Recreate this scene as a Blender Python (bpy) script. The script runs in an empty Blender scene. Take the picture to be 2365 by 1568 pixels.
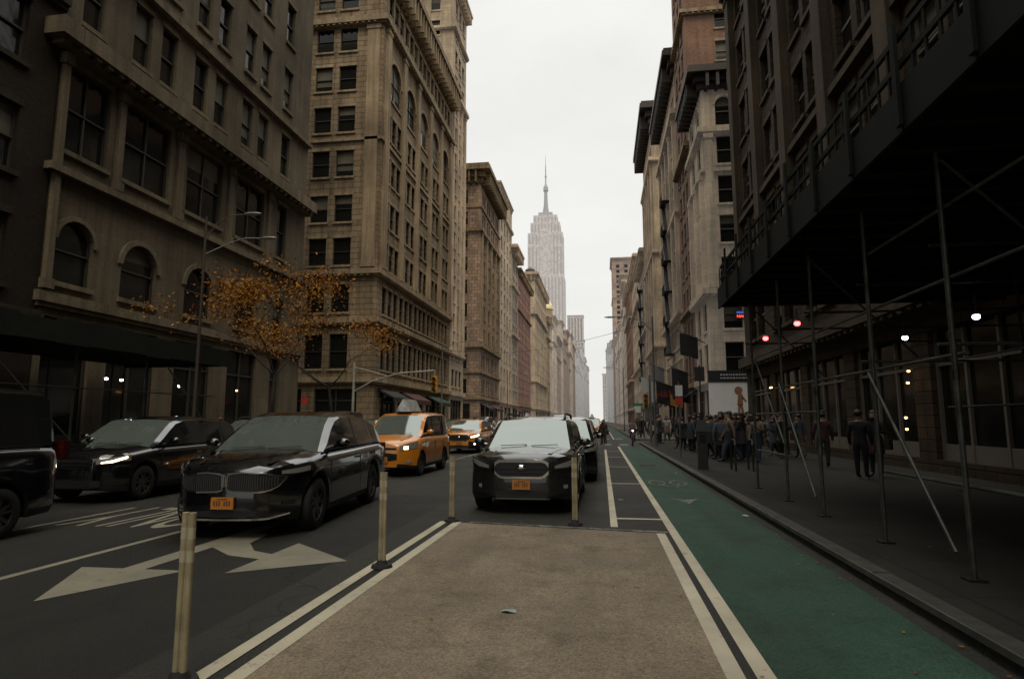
import bpy, math, random
from mathutils import Vector, Matrix
random.seed(11)
R=random.Random(5)
scene=bpy.context.scene
COL=scene.collection
rad=math.radians

# ------------------------------------------------------------------ materials
def newmat(name):
    m=bpy.data.materials.new(name); m.use_nodes=True
    nt=m.node_tree; b=nt.nodes["Principled BSDF"]
    return m,nt,b
def mathn(nt,op,a,b=None,c=None):
    n=nt.nodes.new("ShaderNodeMath"); n.operation=op
    for i,v in enumerate((a,b,c)):
        if v is None: continue
        if isinstance(v,(int,float)): n.inputs[i].default_value=v
        else: nt.links.new(v,n.inputs[i])
    return n.outputs[0]
def mixc(nt,fac,a,b,mode='MIX'):
    n=nt.nodes.new("ShaderNodeMix"); n.data_type='RGBA'; n.blend_type=mode
    if isinstance(fac,(int,float)): n.inputs[0].default_value=fac
    else: nt.links.new(fac,n.inputs[0])
    for i,v in ((6,a),(7,b)):
        if isinstance(v,(tuple,list)): n.inputs[i].default_value=(v[0],v[1],v[2],1)
        else: nt.links.new(v,n.inputs[i])
    return n.outputs[2]
def noise(nt,vec,scale,detail=4,rough=.6):
    n=nt.nodes.new("ShaderNodeTexNoise"); n.inputs['Scale'].default_value=scale
    n.inputs['Detail'].default_value=detail; n.inputs['Roughness'].default_value=rough
    if vec is not None: nt.links.new(vec,n.inputs['Vector'])
    return n.outputs['Fac']
def maprange(nt,v,a,b,c,d):
    n=nt.nodes.new("ShaderNodeMapRange"); nt.links.new(v,n.inputs[0])
    for i,x in enumerate((a,b,c,d)): n.inputs[i+1].default_value=x
    return n.outputs[0]
def posn(nt):
    return nt.nodes.new("ShaderNodeNewGeometry").outputs['Position']
def mat(name,col,rough=.7,metal=0,spec=.5,ns=0,na=.25,emis=None,es=0,coat=0,bump=0):
    m,nt,b=newmat(name)
    b.inputs['Base Color'].default_value=(*col,1)
    b.inputs['Roughness'].default_value=rough; b.inputs['Metallic'].default_value=metal
    b.inputs['Specular IOR Level'].default_value=spec
    b.inputs['Coat Weight'].default_value=coat
    if ns:
        tc=nt.nodes.new("ShaderNodeTexCoord").outputs['Object']
        f=noise(nt,tc,ns)
        g=maprange(nt,f,.3,.7,1-na,1+na)
        n=nt.nodes.new("ShaderNodeVectorMath"); n.operation='SCALE'
        n.inputs[0].default_value=col; nt.links.new(g,n.inputs['Scale'])
        nt.links.new(n.outputs[0],b.inputs['Base Color'])
        if bump:
            bp=nt.nodes.new("ShaderNodeBump"); bp.inputs['Strength'].default_value=bump
            bp.inputs['Distance'].default_value=.02
            nt.links.new(f,bp.inputs['Height']); nt.links.new(bp.outputs[0],b.inputs['Normal'])
    if emis:
        b.inputs['Emission Color'].default_value=(*emis,1); b.inputs['Emission Strength'].default_value=es
    return m
def stone(name,col,bw=1.2,bh=.45,mort=.55,var=.18,bump=.4,streak=.35,msize=.02,haze=0):
    m,nt,b=newmat(name)
    p=posn(nt)
    s=nt.nodes.new("ShaderNodeSeparateXYZ"); nt.links.new(p,s.inputs[0])
    u=mathn(nt,'ADD',s.outputs[0],s.outputs[1])
    c=nt.nodes.new("ShaderNodeCombineXYZ"); nt.links.new(u,c.inputs[0]); nt.links.new(s.outputs[2],c.inputs[1])
    br=nt.nodes.new("ShaderNodeTexBrick"); nt.links.new(c.outputs[0],br.inputs['Vector'])
    br.inputs['Scale'].default_value=1
    br.inputs['Brick Width'].default_value=bw; br.inputs['Row Height'].default_value=bh
    br.inputs['Mortar Size'].default_value=msize; br.inputs['Mortar Smooth'].default_value=.3
    br.inputs['Color1'].default_value=(*[x*(1+var) for x in col],1)
    br.inputs['Color2'].default_value=(*[x*(1-var) for x in col],1)
    br.inputs['Mortar'].default_value=(*[x*mort for x in col],1)
    big=maprange(nt,noise(nt,p,.22,5),.35,.65,.68,1.2)
    mp=nt.nodes.new("ShaderNodeMapping"); nt.links.new(p,mp.inputs[0]); mp.inputs['Scale'].default_value=(1.6,1.6,.09)
    st=maprange(nt,noise(nt,mp.outputs[0],1.5,5),.4,.7,1,1-streak)
    fine=maprange(nt,noise(nt,p,9,3),.3,.7,.82,1.18)
    g=mathn(nt,'MULTIPLY',mathn(nt,'MULTIPLY',big,st),fine)
    n=nt.nodes.new("ShaderNodeVectorMath"); n.operation='SCALE'
    nt.links.new(br.outputs['Color'],n.inputs[0]); nt.links.new(g,n.inputs['Scale'])
    nt.links.new(n.outputs[0],b.inputs['Base Color'])
    b.inputs['Roughness'].default_value=.88; b.inputs['Specular IOR Level'].default_value=.25
    if bump:
        h=mathn(nt,'ADD',mathn(nt,'MULTIPLY',br.outputs['Fac'],-1),mathn(nt,'MULTIPLY',fine,.5))
        bp=nt.nodes.new("ShaderNodeBump"); bp.inputs['Strength'].default_value=bump; bp.inputs['Distance'].default_value=.04
        nt.links.new(h,bp.inputs['Height']); nt.links.new(bp.outputs[0],b.inputs['Normal'])
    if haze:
        b.inputs['Emission Color'].default_value=(.84,.83,.82,1); b.inputs['Emission Strength'].default_value=haze  # distance haze painted on as a flat emission
    return m
def asphalt(name,col,patch=.35,crack=True,ns=1.0,stain=0):
    m,nt,b=newmat(name); p=posn(nt)
    big=maprange(nt,noise(nt,p,.35*ns,6,.65),.3,.7,1-patch,1+patch)
    mp=nt.nodes.new("ShaderNodeMapping"); nt.links.new(p,mp.inputs[0]); mp.inputs['Scale'].default_value=(1.3,.12,1)
    trk=maprange(nt,noise(nt,mp.outputs[0],1.2,4),.35,.65,.85,1.15)
    fine=maprange(nt,noise(nt,p,60,2),.25,.75,.45,1.55)
    g=mathn(nt,'MULTIPLY',mathn(nt,'MULTIPLY',big,fine),trk)
    if stain:
        s1=maprange(nt,noise(nt,p,1.9,7,.72),.5,.72,1.08,1-stain)
        s2=maprange(nt,noise(nt,p,14,4,.7),.55,.75,1.0,1-stain*.5)
        g=mathn(nt,'MULTIPLY',g,mathn(nt,'MULTIPLY',s1,s2))
    if crack:
        v=nt.nodes.new("ShaderNodeTexVoronoi"); v.feature='DISTANCE_TO_EDGE'; v.inputs['Scale'].default_value=.33
        w=nt.nodes.new("ShaderNodeVectorMath"); w.operation='ADD'
        nn=nt.nodes.new("ShaderNodeTexNoise"); nn.inputs['Scale'].default_value=1.3; nt.links.new(p,nn.inputs['Vector'])
        nt.links.new(p,w.inputs[0]); nt.links.new(nn.outputs['Color'],w.inputs[1]); nt.links.new(w.outputs[0],v.inputs['Vector'])
        g=mathn(nt,'MULTIPLY',g,maprange(nt,v.outputs['Distance'],0,.008,.55,1))
    n=nt.nodes.new("ShaderNodeVectorMath"); n.operation='SCALE'; n.inputs[0].default_value=col
    nt.links.new(g,n.inputs['Scale']); nt.links.new(n.outputs[0],b.inputs['Base Color'])
    b.inputs['Specular IOR Level'].default_value=.3
    nt.links.new(maprange(nt,big,.6,1.4,.6,.9),b.inputs['Roughness'])
    bp=nt.nodes.new("ShaderNodeBump"); bp.inputs['Strength'].default_value=.5; bp.inputs['Distance'].default_value=.01
    nt.links.new(fine,bp.inputs['Height']); nt.links.new(bp.outputs[0],b.inputs['Normal'])
    return m
def paintmark(name,col,under,wear=.5):
    m,nt,b=newmat(name); p=posn(nt)
    n1=noise(nt,p,5,6,.75); n2=noise(nt,p,45,3,.7)
    s=mathn(nt,'ADD',n1,mathn(nt,'MULTIPLY',n2,.6))
    f=maprange(nt,s,wear,wear+.22,0,1)
    c=mixc(nt,f,under,col); g=maprange(nt,noise(nt,p,.9,4),.3,.7,.7,1.15)
    n=nt.nodes.new("ShaderNodeVectorMath"); n.operation='SCALE'; nt.links.new(c,n.inputs[0]); nt.links.new(g,n.inputs['Scale'])
    nt.links.new(n.outputs[0],b.inputs['Base Color']); b.inputs['Roughness'].default_value=.7
    return m
def slabs(name,col):
    m,nt,b=newmat(name); p=posn(nt)
    br=nt.nodes.new("ShaderNodeTexBrick"); nt.links.new(p,br.inputs['Vector']); br.offset=0
    br.inputs['Scale'].default_value=1; br.inputs['Brick Width'].default_value=1.5; br.inputs['Row Height'].default_value=1.5
    br.inputs['Mortar Size'].default_value=.015
    br.inputs['Color1'].default_value=(*[x*1.12 for x in col],1); br.inputs['Color2'].default_value=(*[x*.88 for x in col],1)
    br.inputs['Mortar'].default_value=(*[x*.4 for x in col],1)
    g=mathn(nt,'MULTIPLY',maprange(nt,noise(nt,p,1.1,6,.7),.3,.7,.6,1.25),maprange(nt,noise(nt,p,40,2),.3,.7,.85,1.15))
    n=nt.nodes.new("ShaderNodeVectorMath"); n.operation='SCALE'; nt.links.new(br.outputs['Color'],n.inputs[0]); nt.links.new(g,n.inputs['Scale'])
    nt.links.new(n.outputs[0],b.inputs['Base Color']); b.inputs['Roughness'].default_value=.85; b.inputs['Specular IOR Level'].default_value=.25
    return m

M={}
M['asphalt']=asphalt('asphalt',(.026,.0245,.019),patch=.45)
M['asphaltshade']=asphalt('vignetted_asphalt',(.013,.0125,.009),patch=.35)  # near-left lanes: vignette shade put into the asphalt colour
M['ground']=asphalt('ground_asphalt',(.028,.026,.022),crack=False)
M['tan']=asphalt('tan_road_paint',(.185,.146,.098),patch=.25,crack=False,ns=1.6,stain=.38)
M['green']=asphalt('green_lane_paint',(.021,.052,.031),patch=.35,crack=False,ns=2,stain=.35)
M['white']=paintmark('white_road_paint',(.48,.43,.31),(.06,.055,.045),.48)
M['whitedim']=paintmark('dim_white_road_paint',(.21,.19,.135),(.03,.028,.022),.50)  # darker white for the turn arrow, lettering and left lane lines
M['whiteworn']=paintmark('worn_white_paint',(.36,.34,.26),(.04,.04,.032),.76)
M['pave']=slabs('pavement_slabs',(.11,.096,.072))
M['paveshade']=slabs('shade_tinted_slabs',(.022,.020,.014))  # near-block slabs: edge and under-shed shade put into the colour
M['kerb']=mat('kerb_granite',(.038,.035,.027),.7,ns=6,na=.5,bump=.3)
m,nt,b=newmat('window_glass')
b.inputs['Base Color'].default_value=(.010,.011,.010,1); b.inputs['Roughness'].default_value=.10
b.inputs['Specular IOR Level'].default_value=.5
bp=nt.nodes.new("ShaderNodeBump"); bp.inputs['Strength'].default_value=.12; bp.inputs['Distance'].default_value=.05
nt.links.new(noise(nt,posn(nt),1.3,2),bp.inputs['Height']); nt.links.new(bp.outputs[0],b.inputs['Normal'])
M['glass']=m
M['frame']=mat('window_frame',(.035,.03,.022),.6)
M['framel']=mat('window_frame_light',(.16,.14,.11),.6)
M['blind']=mat('window_blind',(.10,.09,.065),.7,ns=.4,na=.5)
M['roof']=mat('roof_tar',(.06,.06,.06),.9)

# ------------------------------------------------------------------ mesh builder
class MB:
    def __init__(s): s.v=[];s.f=[];s.m=[]
    def poly(s,pts,mi=0):
        i=len(s.v); s.v+= [tuple(p) for p in pts]; s.f.append(tuple(range(i,i+len(pts)))); s.m.append(mi)
    def hexa(s,p,mi=0):
        i=len(s.v); s.v+=[tuple(q) for q in p]
        for f in ((0,3,2,1),(4,5,6,7),(0,1,5,4),(1,2,6,5),(2,3,7,6),(3,0,4,7)):
            s.f.append(tuple(i+k for k in f)); s.m.append(mi)
    def box(s,x0,x1,y0,y1,z0,z1,mi=0):
        s.hexa([(x0,y0,z0),(x1,y0,z0),(x1,y1,z0),(x0,y1,z0),(x0,y0,z1),(x1,y0,z1),(x1,y1,z1),(x0,y1,z1)],mi)
    def fbox(s,F,u0,u1,z0,z1,n0,n1,mi=0):
        P=F.p
        s.hexa([P(u0,z0,n1),P(u1,z0,n1),P(u1,z0,n0),P(u0,z0,n0),P(u0,z1,n1),P(u1,z1,n1),P(u1,z1,n0),P(u0,z1,n0)],mi)
    def cyl(s,a,b,r0,r1=None,n=8,mi=0,caps=True):
        if r1 is None: r1=r0
        a=Vector(a);b=Vector(b);d=(b-a)
        if d.length<1e-6: return
        d.normalize(); t=Vector((0,0,1)) if abs(d.z)<.9 else Vector((1,0,0))
        x=d.cross(t).normalized(); y=d.cross(x)
        i=len(s.v)
        for c,r in ((a,r0),(b,r1)):
            for k in range(n):
                w=2*math.pi*k/n; s.v.append(tuple(c+x*math.cos(w)*r+y*math.sin(w)*r))
        for k in range(n):
            s.f.append((i+k,i+(k+1)%n,i+n+(k+1)%n,i+n+k)); s.m.append(mi)
        if caps:
            s.f.append(tuple(i+k for k in range(n))[::-1]); s.m.append(mi)
            s.f.append(tuple(i+n+k for k in range(n))); s.m.append(mi)
    def ell(s,c,rx,ry,rz,mi=0,nu=12,nv=7):
        i=len(s.v)
        for a in range(nv+1):
            t=math.pi*a/nv
            for k in range(nu):
                w=2*math.pi*k/nu
                s.v.append((c[0]+rx*math.sin(t)*math.cos(w),c[1]+ry*math.sin(t)*math.sin(w),c[2]+rz*math.cos(t)))
        for a in range(nv):
            for k in range(nu):
                s.f.append((i+a*nu+k,i+a*nu+(k+1)%nu,i+(a+1)*nu+(k+1)%nu,i+(a+1)*nu+k)); s.m.append(mi)
    def tube(s,pts,r,n=7,mi=0):
        for a,b in zip(pts[:-1],pts[1:]): s.cyl(a,b,r,r,n,mi)
    def mesh(s,name,mats,smooth=None,merge=False):
        me=bpy.data.meshes.new(name); me.from_pydata(s.v,[],s.f)
        for k in mats: me.materials.append(k)
        me.polygons.foreach_set('material_index',s.m)
        if merge or smooth:
            import bmesh
            bm=bmesh.new(); bm.from_mesh(me); bmesh.ops.remove_doubles(bm,verts=bm.verts,dist=.0005)
            bmesh.ops.recalc_face_normals(bm,faces=bm.faces); bm.to_mesh(me); bm.free()
        if smooth:
            me.polygons.foreach_set('use_smooth',[True]*len(me.polygons)); me.set_sharp_from_angle(angle=rad(smooth))
        me.update(); return me
    def obj(s,name,mats,parent=None,smooth=None,world=False,loc=(0,0,0)):
        if not s.f: return None
        o=bpy.data.objects.new(name,s.mesh(name,mats,smooth)); COL.objects.link(o)
        o.location=loc
        if parent:
            o.parent=parent
            if world: o.location=-Vector(parent.location)
        return o
class Face:
    def __init__(s,O,U,N): s.O=Vector(O);s.U=Vector(U);s.N=Vector(N)
    def p(s,u,z,n=0): return s.O+s.U*u+s.N*n+Vector((0,0,z))
def empty(name,loc,label,cat,rot=0,group=None):
    e=bpy.data.objects.new(name,None); e.empty_display_size=.3; COL.objects.link(e)
    e.location=loc; e.rotation_euler=(0,0,rot); tag(e,label,cat,group); return e
def tag(o,label,cat,group=None):
    o['label']=label; o['category']=cat
    if group: o['group']=group
def struct(o,label,cat='ground'):
    o['kind']='structure'; o['label']=label; o['category']=cat; return o
def copy_thing(root,loc,rot=None,label=None,group=None,recolor=None):
    n=root.copy(); COL.objects.link(n); n.location=loc
    if rot is not None: n.rotation_euler=(0,0,rot)
    if label: n['label']=label
    if group: n['group']=group
    def rec(src,dst):
        for c in src.children:
            k=c.copy(); COL.objects.link(k); k.parent=dst
            if recolor:
                for i,sl in enumerate(k.material_slots):
                    if sl.material in recolor:
                        nm=recolor[sl.material]; sl.link='OBJECT'; sl.material=nm
            rec(c,k)
    rec(root,n); return n
def text_mesh(name,s,size,m,parent,loc,rot,ext=.004,sx=1,sy=1):
    cu=bpy.data.curves.new(name,'FONT'); cu.body=s; cu.size=size; cu.align_x='CENTER'; cu.align_y='CENTER'; cu.extrude=ext
    t=bpy.data.objects.new(name,cu); COL.objects.link(t)
    dg=bpy.context.evaluated_depsgraph_get(); me=bpy.data.meshes.new_from_object(t.evaluated_get(dg))
    bpy.data.objects.remove(t); me.materials.clear(); me.materials.append(m)
    o=bpy.data.objects.new(name,me); COL.objects.link(o); o.location=loc; o.rotation_euler=rot; o.scale=(sx,sy,1)
    if parent: o.parent=parent
    return o

# ------------------------------------------------------------------ ground, road, pavements
XR=2.58; XL=-14.2; BR=9.5; BL=-21.0
def sheet(name,x0,x1,y0,y1,z,m,label,cat='ground'):
    mb=MB(); mb.poly([(x0,y0,z),(x1,y0,z),(x1,y1,z),(x0,y1,z)]); return struct(mb.obj(name,[m]),label,cat)
sheet('ground',-3000,3000,-500,5000,0,M['ground'],'dark asphalt ground reaching the horizon')
sheet('road',XL,-3.05,-60,13.5,.004,M['asphaltshade'],'near-black asphalt lanes with vignette shade painted into the colour','road')
sheet('road',-3.05,XR,-60,13.5,.004,M['asphalt'],'dark worn asphalt beside the buffer','road')
sheet('road',XL,XR,13.5,2600,.004,M['asphalt'],'dark worn asphalt avenue between the kerbs','road')
blocks=[(-60,46),(53,97),(104,190),(197,270),(277,350),(357,430),(437,510),(517,700),(710,900),(910,1100),(1110,1500)]
for a,b_ in blocks:
    for s in (1,-1):
        mb=MB()
        if s>0: mb.box(XR+.18,60,a+.2,b_-.2,-.01,.13)
        else: mb.box(-75,XL-.18,a+.2,b_-.2,-.01,.13)
        struct(mb.obj('pavement',[M['paveshade'] if a<0 else M['pave']]),'grey concrete slab pavement beside the avenue','pavement')
        mb=MB(); 
        xs=(XR,XR+.178) if s>0 else (XL-.178,XL)
        y=a+.2
        seg=1.8 if a<60 else 12
        while y<b_-.2:
            e=min(y+seg-.012,b_-.2); mb.box(xs[0],xs[1],y,e,-.01,.134+R.uniform(-.004,.004)); y+=seg
        struct(mb.obj('kerb',[M['kerb']]),'dark granite kerb edging the pavement','kerb')
mb=MB(); mb.box(2.555,2.577,-3,45.8,.09,.142); struct(mb.obj('kerb',[mat('steel_kerb_edge',(.15,.14,.12),.45,.6,ns=3,na=.5)]),'worn steel kerb edge beside the bicycle lane','kerb')
Z1=.008;Z2=.012;Z3=.016
def marks(name,quads,m,label,z=Z1):
    mb=MB()
    for q in quads:
        if len(q)==4 and isinstance(q[0],(int,float)):
            x0,x1,y0,y1=q
            mb.poly([(x0,y0,z),(x1,y0,z),(x1,y1,z),(x0,y1,z)])
        else: mb.poly([(x,y,z) for x,y in q])
    return struct(mb.obj(name,[m]),label,'road marking')
marks('painted_buffer',[[(-2.3,-3),(.75,-3),(.80,9.45),(-2.3,9.98)]],M['tan'],'tan painted pedestrian buffer on the road')
marks('bike_lane',[(1.02,2.42,-3,41)],M['green'],'green painted bicycle lane beside the kerb')
marks('bike_lane',[(1.02,2.42,56,93),(1.02,2.42,107,187)],M['green'],'green painted bicycle lane beyond the crossing')
marks('lane_line',[(-2.59,-2.47,-3,10.05)],M['white'],'white edge line along the tan buffer',Z2)
marks('lane_line',[(-2.36,-2.235,-3,10.0)],M['white'],'white inner edge line of the tan buffer',Z2)
marks('lane_line',[(.74,.86,-3,9.42)],M['white'],'white line beside the tan buffer',Z2)
marks('lane_line',[(.93,1.05,-3,40.5),(.93,1.05,56,93)],M['white'],'white line edging the green bicycle lane',Z2)
marks('lane_line',[(.10,.21,9.9,36)],M['white'],'white line beside the parking spaces',Z1)
marks('lane_line',[[(-2.1,9.95),(.9,9.45),(.9,9.56),(-2.1,10.05)]],M['whiteworn'],'worn white line closing the tan buffer',Z3)
for yy in (10.7,16.6,22.6,28.6,34.5): marks('lane_line',[(.21,.93,yy,yy+.12)],M['white'],'short white line across the buffer strip',Z1)
marks('lane_line',[(-6.16,-6.05,-3,39)],M['whitedim'],'white line between traffic lanes',Z1)
marks('lane_line',[(-9.55,-9.45,y,y+3) for y in range(14,39,9)]+[(-8.65,-8.56,7.5,10.8)],M['whitedim'],'dashed white traffic lane lines',Z1)
for i in range(3):
    yy=(42,55.5,105)[i]
    marks('crosswalk',[(x*1.15-13.8,x*1.15-13.2,yy,yy+3) for x in range(0,14)],M['whiteworn'],'white striped pedestrian crossing over the avenue',Z2)
mb=MB()
def pz(pts): mb.poly([(x,y,Z1) for x,y in pts])
pz([(-5.05,5.17),(-4.46,6.42),(-5.70,6.42)])
pz([(-5.2,6.42),(-4.94,6.42),(-4.94,10.3),(-5.2,10.3)])
pz([(-2.93,7.12),(-3.98,8.03),(-3.98,6.37)])
pz([(-3.98,7.06),(-3.98,7.34),(-4.3,7.5),(-4.45,7.2)]); pz([(-4.45,7.2),(-4.3,7.5),(-4.62,7.95),(-4.938,7.62)])
pz([(-4.938,7.62),(-4.62,7.95),(-4.72,8.6),(-4.938,8.6)])
struct(mb.obj('turn_arrow',[M['whitedim']]),'white painted straight and turn arrow in traffic lane','road marking')
t=text_mesh('lane_lettering','ONLY',1.0,M['whitedim'],None,(-7.4,10.0,Z1),(0,0,math.pi),.0005,.75,3.0); struct(t,'stretched white ONLY lettering painted in lane','road marking')
mb=MB()
for cx in (1.38,1.92):
    n=16
    for k in range(n):
        a0=2*math.pi*k/n;a1=2*math.pi*(k+1)/n
        mb.poly([(cx+.22*math.cos(a0),17+.7*math.sin(a0),Z2),(cx+.22*math.cos(a1),17+.7*math.sin(a1),Z2),(cx+.17*math.cos(a1),17+.55*math.sin(a1),Z2),(cx+.17*math.cos(a0),17+.55*math.sin(a0),Z2)])
for q in ([(1.38,17),(1.42,17),(1.56,15.9),(1.52,15.9)],[(1.92,17),(1.96,17),(1.8,15.8),(1.76,15.8)],[(1.54,15.9),(1.8,15.9),(1.8,16.05),(1.54,16.05)]):
    mb.poly([(x,y,Z3) for x,y in q])
mb.poly([(1.65,12.8,Z2),(1.95,13.7,Z2),(1.65,13.4,Z2),(1.35,13.7,Z2)])
struct(mb.obj('bicycle_symbol',[M['whiteworn']]),'worn white bicycle symbol painted in green lane','road marking')

# ------------------------------------------------------------------ buildings
def win_geo(mb,T,w,h,kind,var,det):
    d=.26
    def bx(x0,x1,z0,z1,y0,y1,mi):
        mb.hexa([T(x0,y0,z0),T(x1,y0,z0),T(x1,y1,z0),T(x0,y1,z0),T(x0,y0,z1),T(x1,y0,z1),T(x1,y1,z1),T(x0,y1,z1)],mi)
    def q(x0,x1,z0,z1,y,mi): mb.poly([T(x0,y,z0),T(x1,y,z0),T(x1,y,z1),T(x0,y,z1)],mi)
    bl=(0,.3,.55,.42,0,.75)[var%6]
    if kind=='s':
        q(0,w,0,h,d,1)
        n=max(1,round(w/1.7))
        for k in range(n+1):
            x=min(max(w*k/n,.05),w-.05); bx(x-.05,x+.05,0,h,d-.1,d-.01,0)
        bx(.1,w-.1,h*.72,h*.72+.1,d-.09,d-.012,0); bx(.1,w-.1,0,.45,d-.08,d-.013,0)
        return
    zt=h*(1-bl)
    q(0,w,0,zt,d,1)
    if bl: q(0,w,zt,h,d,2)
    if det:
        f=.07
        bx(0,f,0,h,d-.1,d-.01,0); bx(w-f,w,0,h,d-.1,d-.01,0); bx(f,w-f,0,f,d-.1,d-.01,0); bx(f,w-f,h-f,h,d-.1,d-.01,0)
        bx(f,w-f,h*.5-.035,h*.5+.035,d-.12,d-.012,0)
        if w>2.2: bx(w/2-.04,w/2+.04,f,h*.5-.04,d-.09,d-.014,0); bx(w/2-.04,w/2+.04,h*.5+.04,h-f,d-.09,d-.014,0)
    else:
        q(0,w,h*.48,h*.53,d-.03,0)
WM={}
def building(label,side,x,y0,y1,D,H,wall,trim,rows,stb,sob,courses=(),cornice=None,pil=(),pilso=(),frame=None,maxwin=100,det=1,sill=True,name='building',cmat=None,cat='building'):
    W=y1-y0
    frame=frame or M['frame']
    root=empty(name,(x,(y0+y1)/2,.13),label,cat)
    if side<0:
        FS=Face((x,y0,0),(0,1,0),(1,0,0)); FO=Face((x-D,y0,0),(1,0,0),(0,-1,0))
        cs=lambda a,b:(a,b); co=lambda a,b:(D-b,D-a); xa,xb=x-D,x; eo0,eo1=0,1
    else:
        FS=Face((x,y1,0),(0,-1,0),(-1,0,0)); FO=Face((x,y0,0),(1,0,0),(0,-1,0))
        cs=lambda a,b:(W-b,W-a); co=lambda a,b:(a,b); xa,xb=x,x+D; eo0,eo1=1,0
    mb=MB(); wins=[]; cmbs=[MB() for _ in courses]; cn=MB()
    for F,width,cv,isst in ((FS,W,cs,True),(FO,D,co,False)):
        z=0
        rw=[]
        for r in rows:
            ops=(stb if isst else sob)
            if len(r)>3 and r[3] is not None: ops=r[3] if isst else r[4]
            kind=r[2]
            if ops: rw.append((r[0],r[1],kind,sorted(cv(a,b) for a,b in ops)))
        rw.sort()
        def Q(u0,u1,z0,z1):
            if u1-u0>1e-4 and z1-z0>1e-4: mb.poly([F.p(u0,z0),F.p(u1,z0),F.p(u1,z1),F.p(u0,z1)])
        for z0,z1,kind,ops in rw:
            Q(0,width,z,z0); u=0
            for a,b in ops:
                Q(u,a,z0,z1); u=b
                dd=-.27
                mb.poly([F.p(a,z0),F.p(a,z1),F.p(a,z1,dd),F.p(a,z0,dd)]); mb.poly([F.p(b,z0),F.p(b,z0,dd),F.p(b,z1,dd),F.p(b,z1)])
                mb.poly([F.p(a,z0),F.p(a,z0,dd),F.p(b,z0,dd),F.p(b,z0)]); mb.poly([F.p(a,z1),F.p(b,z1),F.p(b,z1,dd),F.p(a,z1,dd)])
                if kind=='a':
                    r=(b-a)/2; c=(a+b)/2; zc=z1-r; n=10
                    arc=[(c+r*math.cos(math.pi*k/n),zc+r*math.sin(math.pi*k/n)) for k in range(n+1)]
                    for k in range(n):
                        (ua,za),(ub,zb)=arc[k],arc[k+1]
                        mb.poly([F.p(ua,za,-.001),F.p(ua,z1,-.001),F.p(ub,z1,-.001),F.p(ub,zb,-.001)])
                        mb.poly([F.p(ua,za),F.p(ub,zb),F.p(ub,zb,dd+.01),F.p(ua,za,dd+.01)])
                        if det:
                            o1=1.22
                            A=[(c+(ua-c)*s,zc+(za-zc)*s) for s in (1,o1)]; B=[(c+(ub-c)*s,zc+(zb-zc)*s) for s in (1,o1)]
                            mb.hexa([F.p(*A[0],.1),F.p(*B[0],.1),F.p(*B[0],-.01),F.p(*A[0],-.01),F.p(*A[1],.1),F.p(*B[1],.1),F.p(*B[1],-.01),F.p(*A[1],-.01)],2)
                if sill and kind!='s' and det: mb.fbox(F,a-.12,b+.12,z0-.2,z0-.002,-.02,.14,2)
                if sill and kind=='w' and det: mb.fbox(F,a-.08,b+.08,z1+.002,z1+.28,-.02,.05,2)
                P=F.p(a,z0); wins.append((P,b-a,z1-z0,kind,F))
            Q(u,width,z0,z1); z=z1
        Q(0,width,z,H)
        e0,e1=(0,0) if isst else (eo0,eo1)
        for c,tr in zip(courses,cmbs):
            z0,z1,pr=c[:3]
            tr.fbox(F,-pr*e0,width+pr*e1,z0,z1,-.02,pr)
            if z1-z0>.35: tr.fbox(F,-pr*.6*e0,width+pr*.6*e1,z0-.18,z0-.001,-.02,pr*.6)
            if pr>=.5 and det:
                n=int(width/.62)
                for k in range(n):
                    u=(k+.5)*.62
                    if u<width-.15: tr.fbox(F,u-.13,u+.13,z0-.16,z0-.002,pr*.6,pr*.9)
        if cornice:
            z0,z1,pr,bs=cornice; h=z1-z0
            for (a_,b_,k) in ((0,.3,.25),(.301,.62,.5),(.621,.86,1.0),(.861,1.0,.88)):
                cn.fbox(F,-pr*k*e0,width+pr*k*e1,z0+a_*h,z0+b_*h,-.02,pr*k)
            if bs:
                n=int(width/bs)
                for k in range(n+1):
                    u=(k+.5)*bs
                    if u<width-.2: cn.fbox(F,u-.14,u+.14,z0-.1*h,z0+.615*h,.0,pr*.9)
        for (a,b,z0,z1,pr) in (pil if isst else pilso):
            a,b=cv(a,b); tr=MB()
            tr.fbox(F,a,b,z0,z1,-.02,pr)
            if pr>.1: tr.fbox(F,a-.08,b+.08,z1-.5,z1-.05,-.01,pr+.08); tr.fbox(F,a-.08,b+.08,z0+.002,z0+.4,-.01,pr+.08)
            tr.obj('pilaster',[trim],root,world=True)
    mb.poly([(xa,y1,0),(xb,y1,0),(xb,y1,H),(xa,y1,H)])
    back=xa if side<0 else xb
    mb.poly([(back,y0,0),(back,y1,0),(back,y1,H),(back,y0,H)])
    mb.poly([(xa,y0,H),(xb,y0,H),(xb,y1,H),(xa,y1,H)],1)
    mb.obj('wall',[wall,M['roof'],trim],root,world=True)
    for tr in cmbs: tr.obj('string_course',[trim],root,world=True)
    if cornice: cn.obj('cornice',[cmat or trim],root,world=True)
    wins.sort(key=lambda w:w[0].length)
    rest=MB(); ml=[frame,M['glass'],M['blind']]
    for i,(P,w,h,kind,F) in enumerate(wins):
        var=R.choice((0,0,0,0,1,2,3,4,4,5))
        if i<maxwin and maxwin>0:
            key=(round(w,3),round(h,3),kind,var,frame.name)
            if key not in WM:
                q=MB(); win_geo(q,lambda a,b,c:(a,b,c),w,h,kind,var,True); WM[key]=q.mesh('window',ml)
            o=bpy.data.objects.new('window',WM[key]); COL.objects.link(o); o.parent=root
            o.location=P-root.location; o.rotation_euler=(0,0,math.atan2(F.U.y,F.U.x))
        else:
            win_geo(rest,lambda a,b,c:P+F.U*a-F.N*b+Vector((0,0,c)),w,h,kind,var,det>1)
    o=rest.obj('window',ml,root,world=True)
    if o: o['kind']='stuff'
    return root
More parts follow.
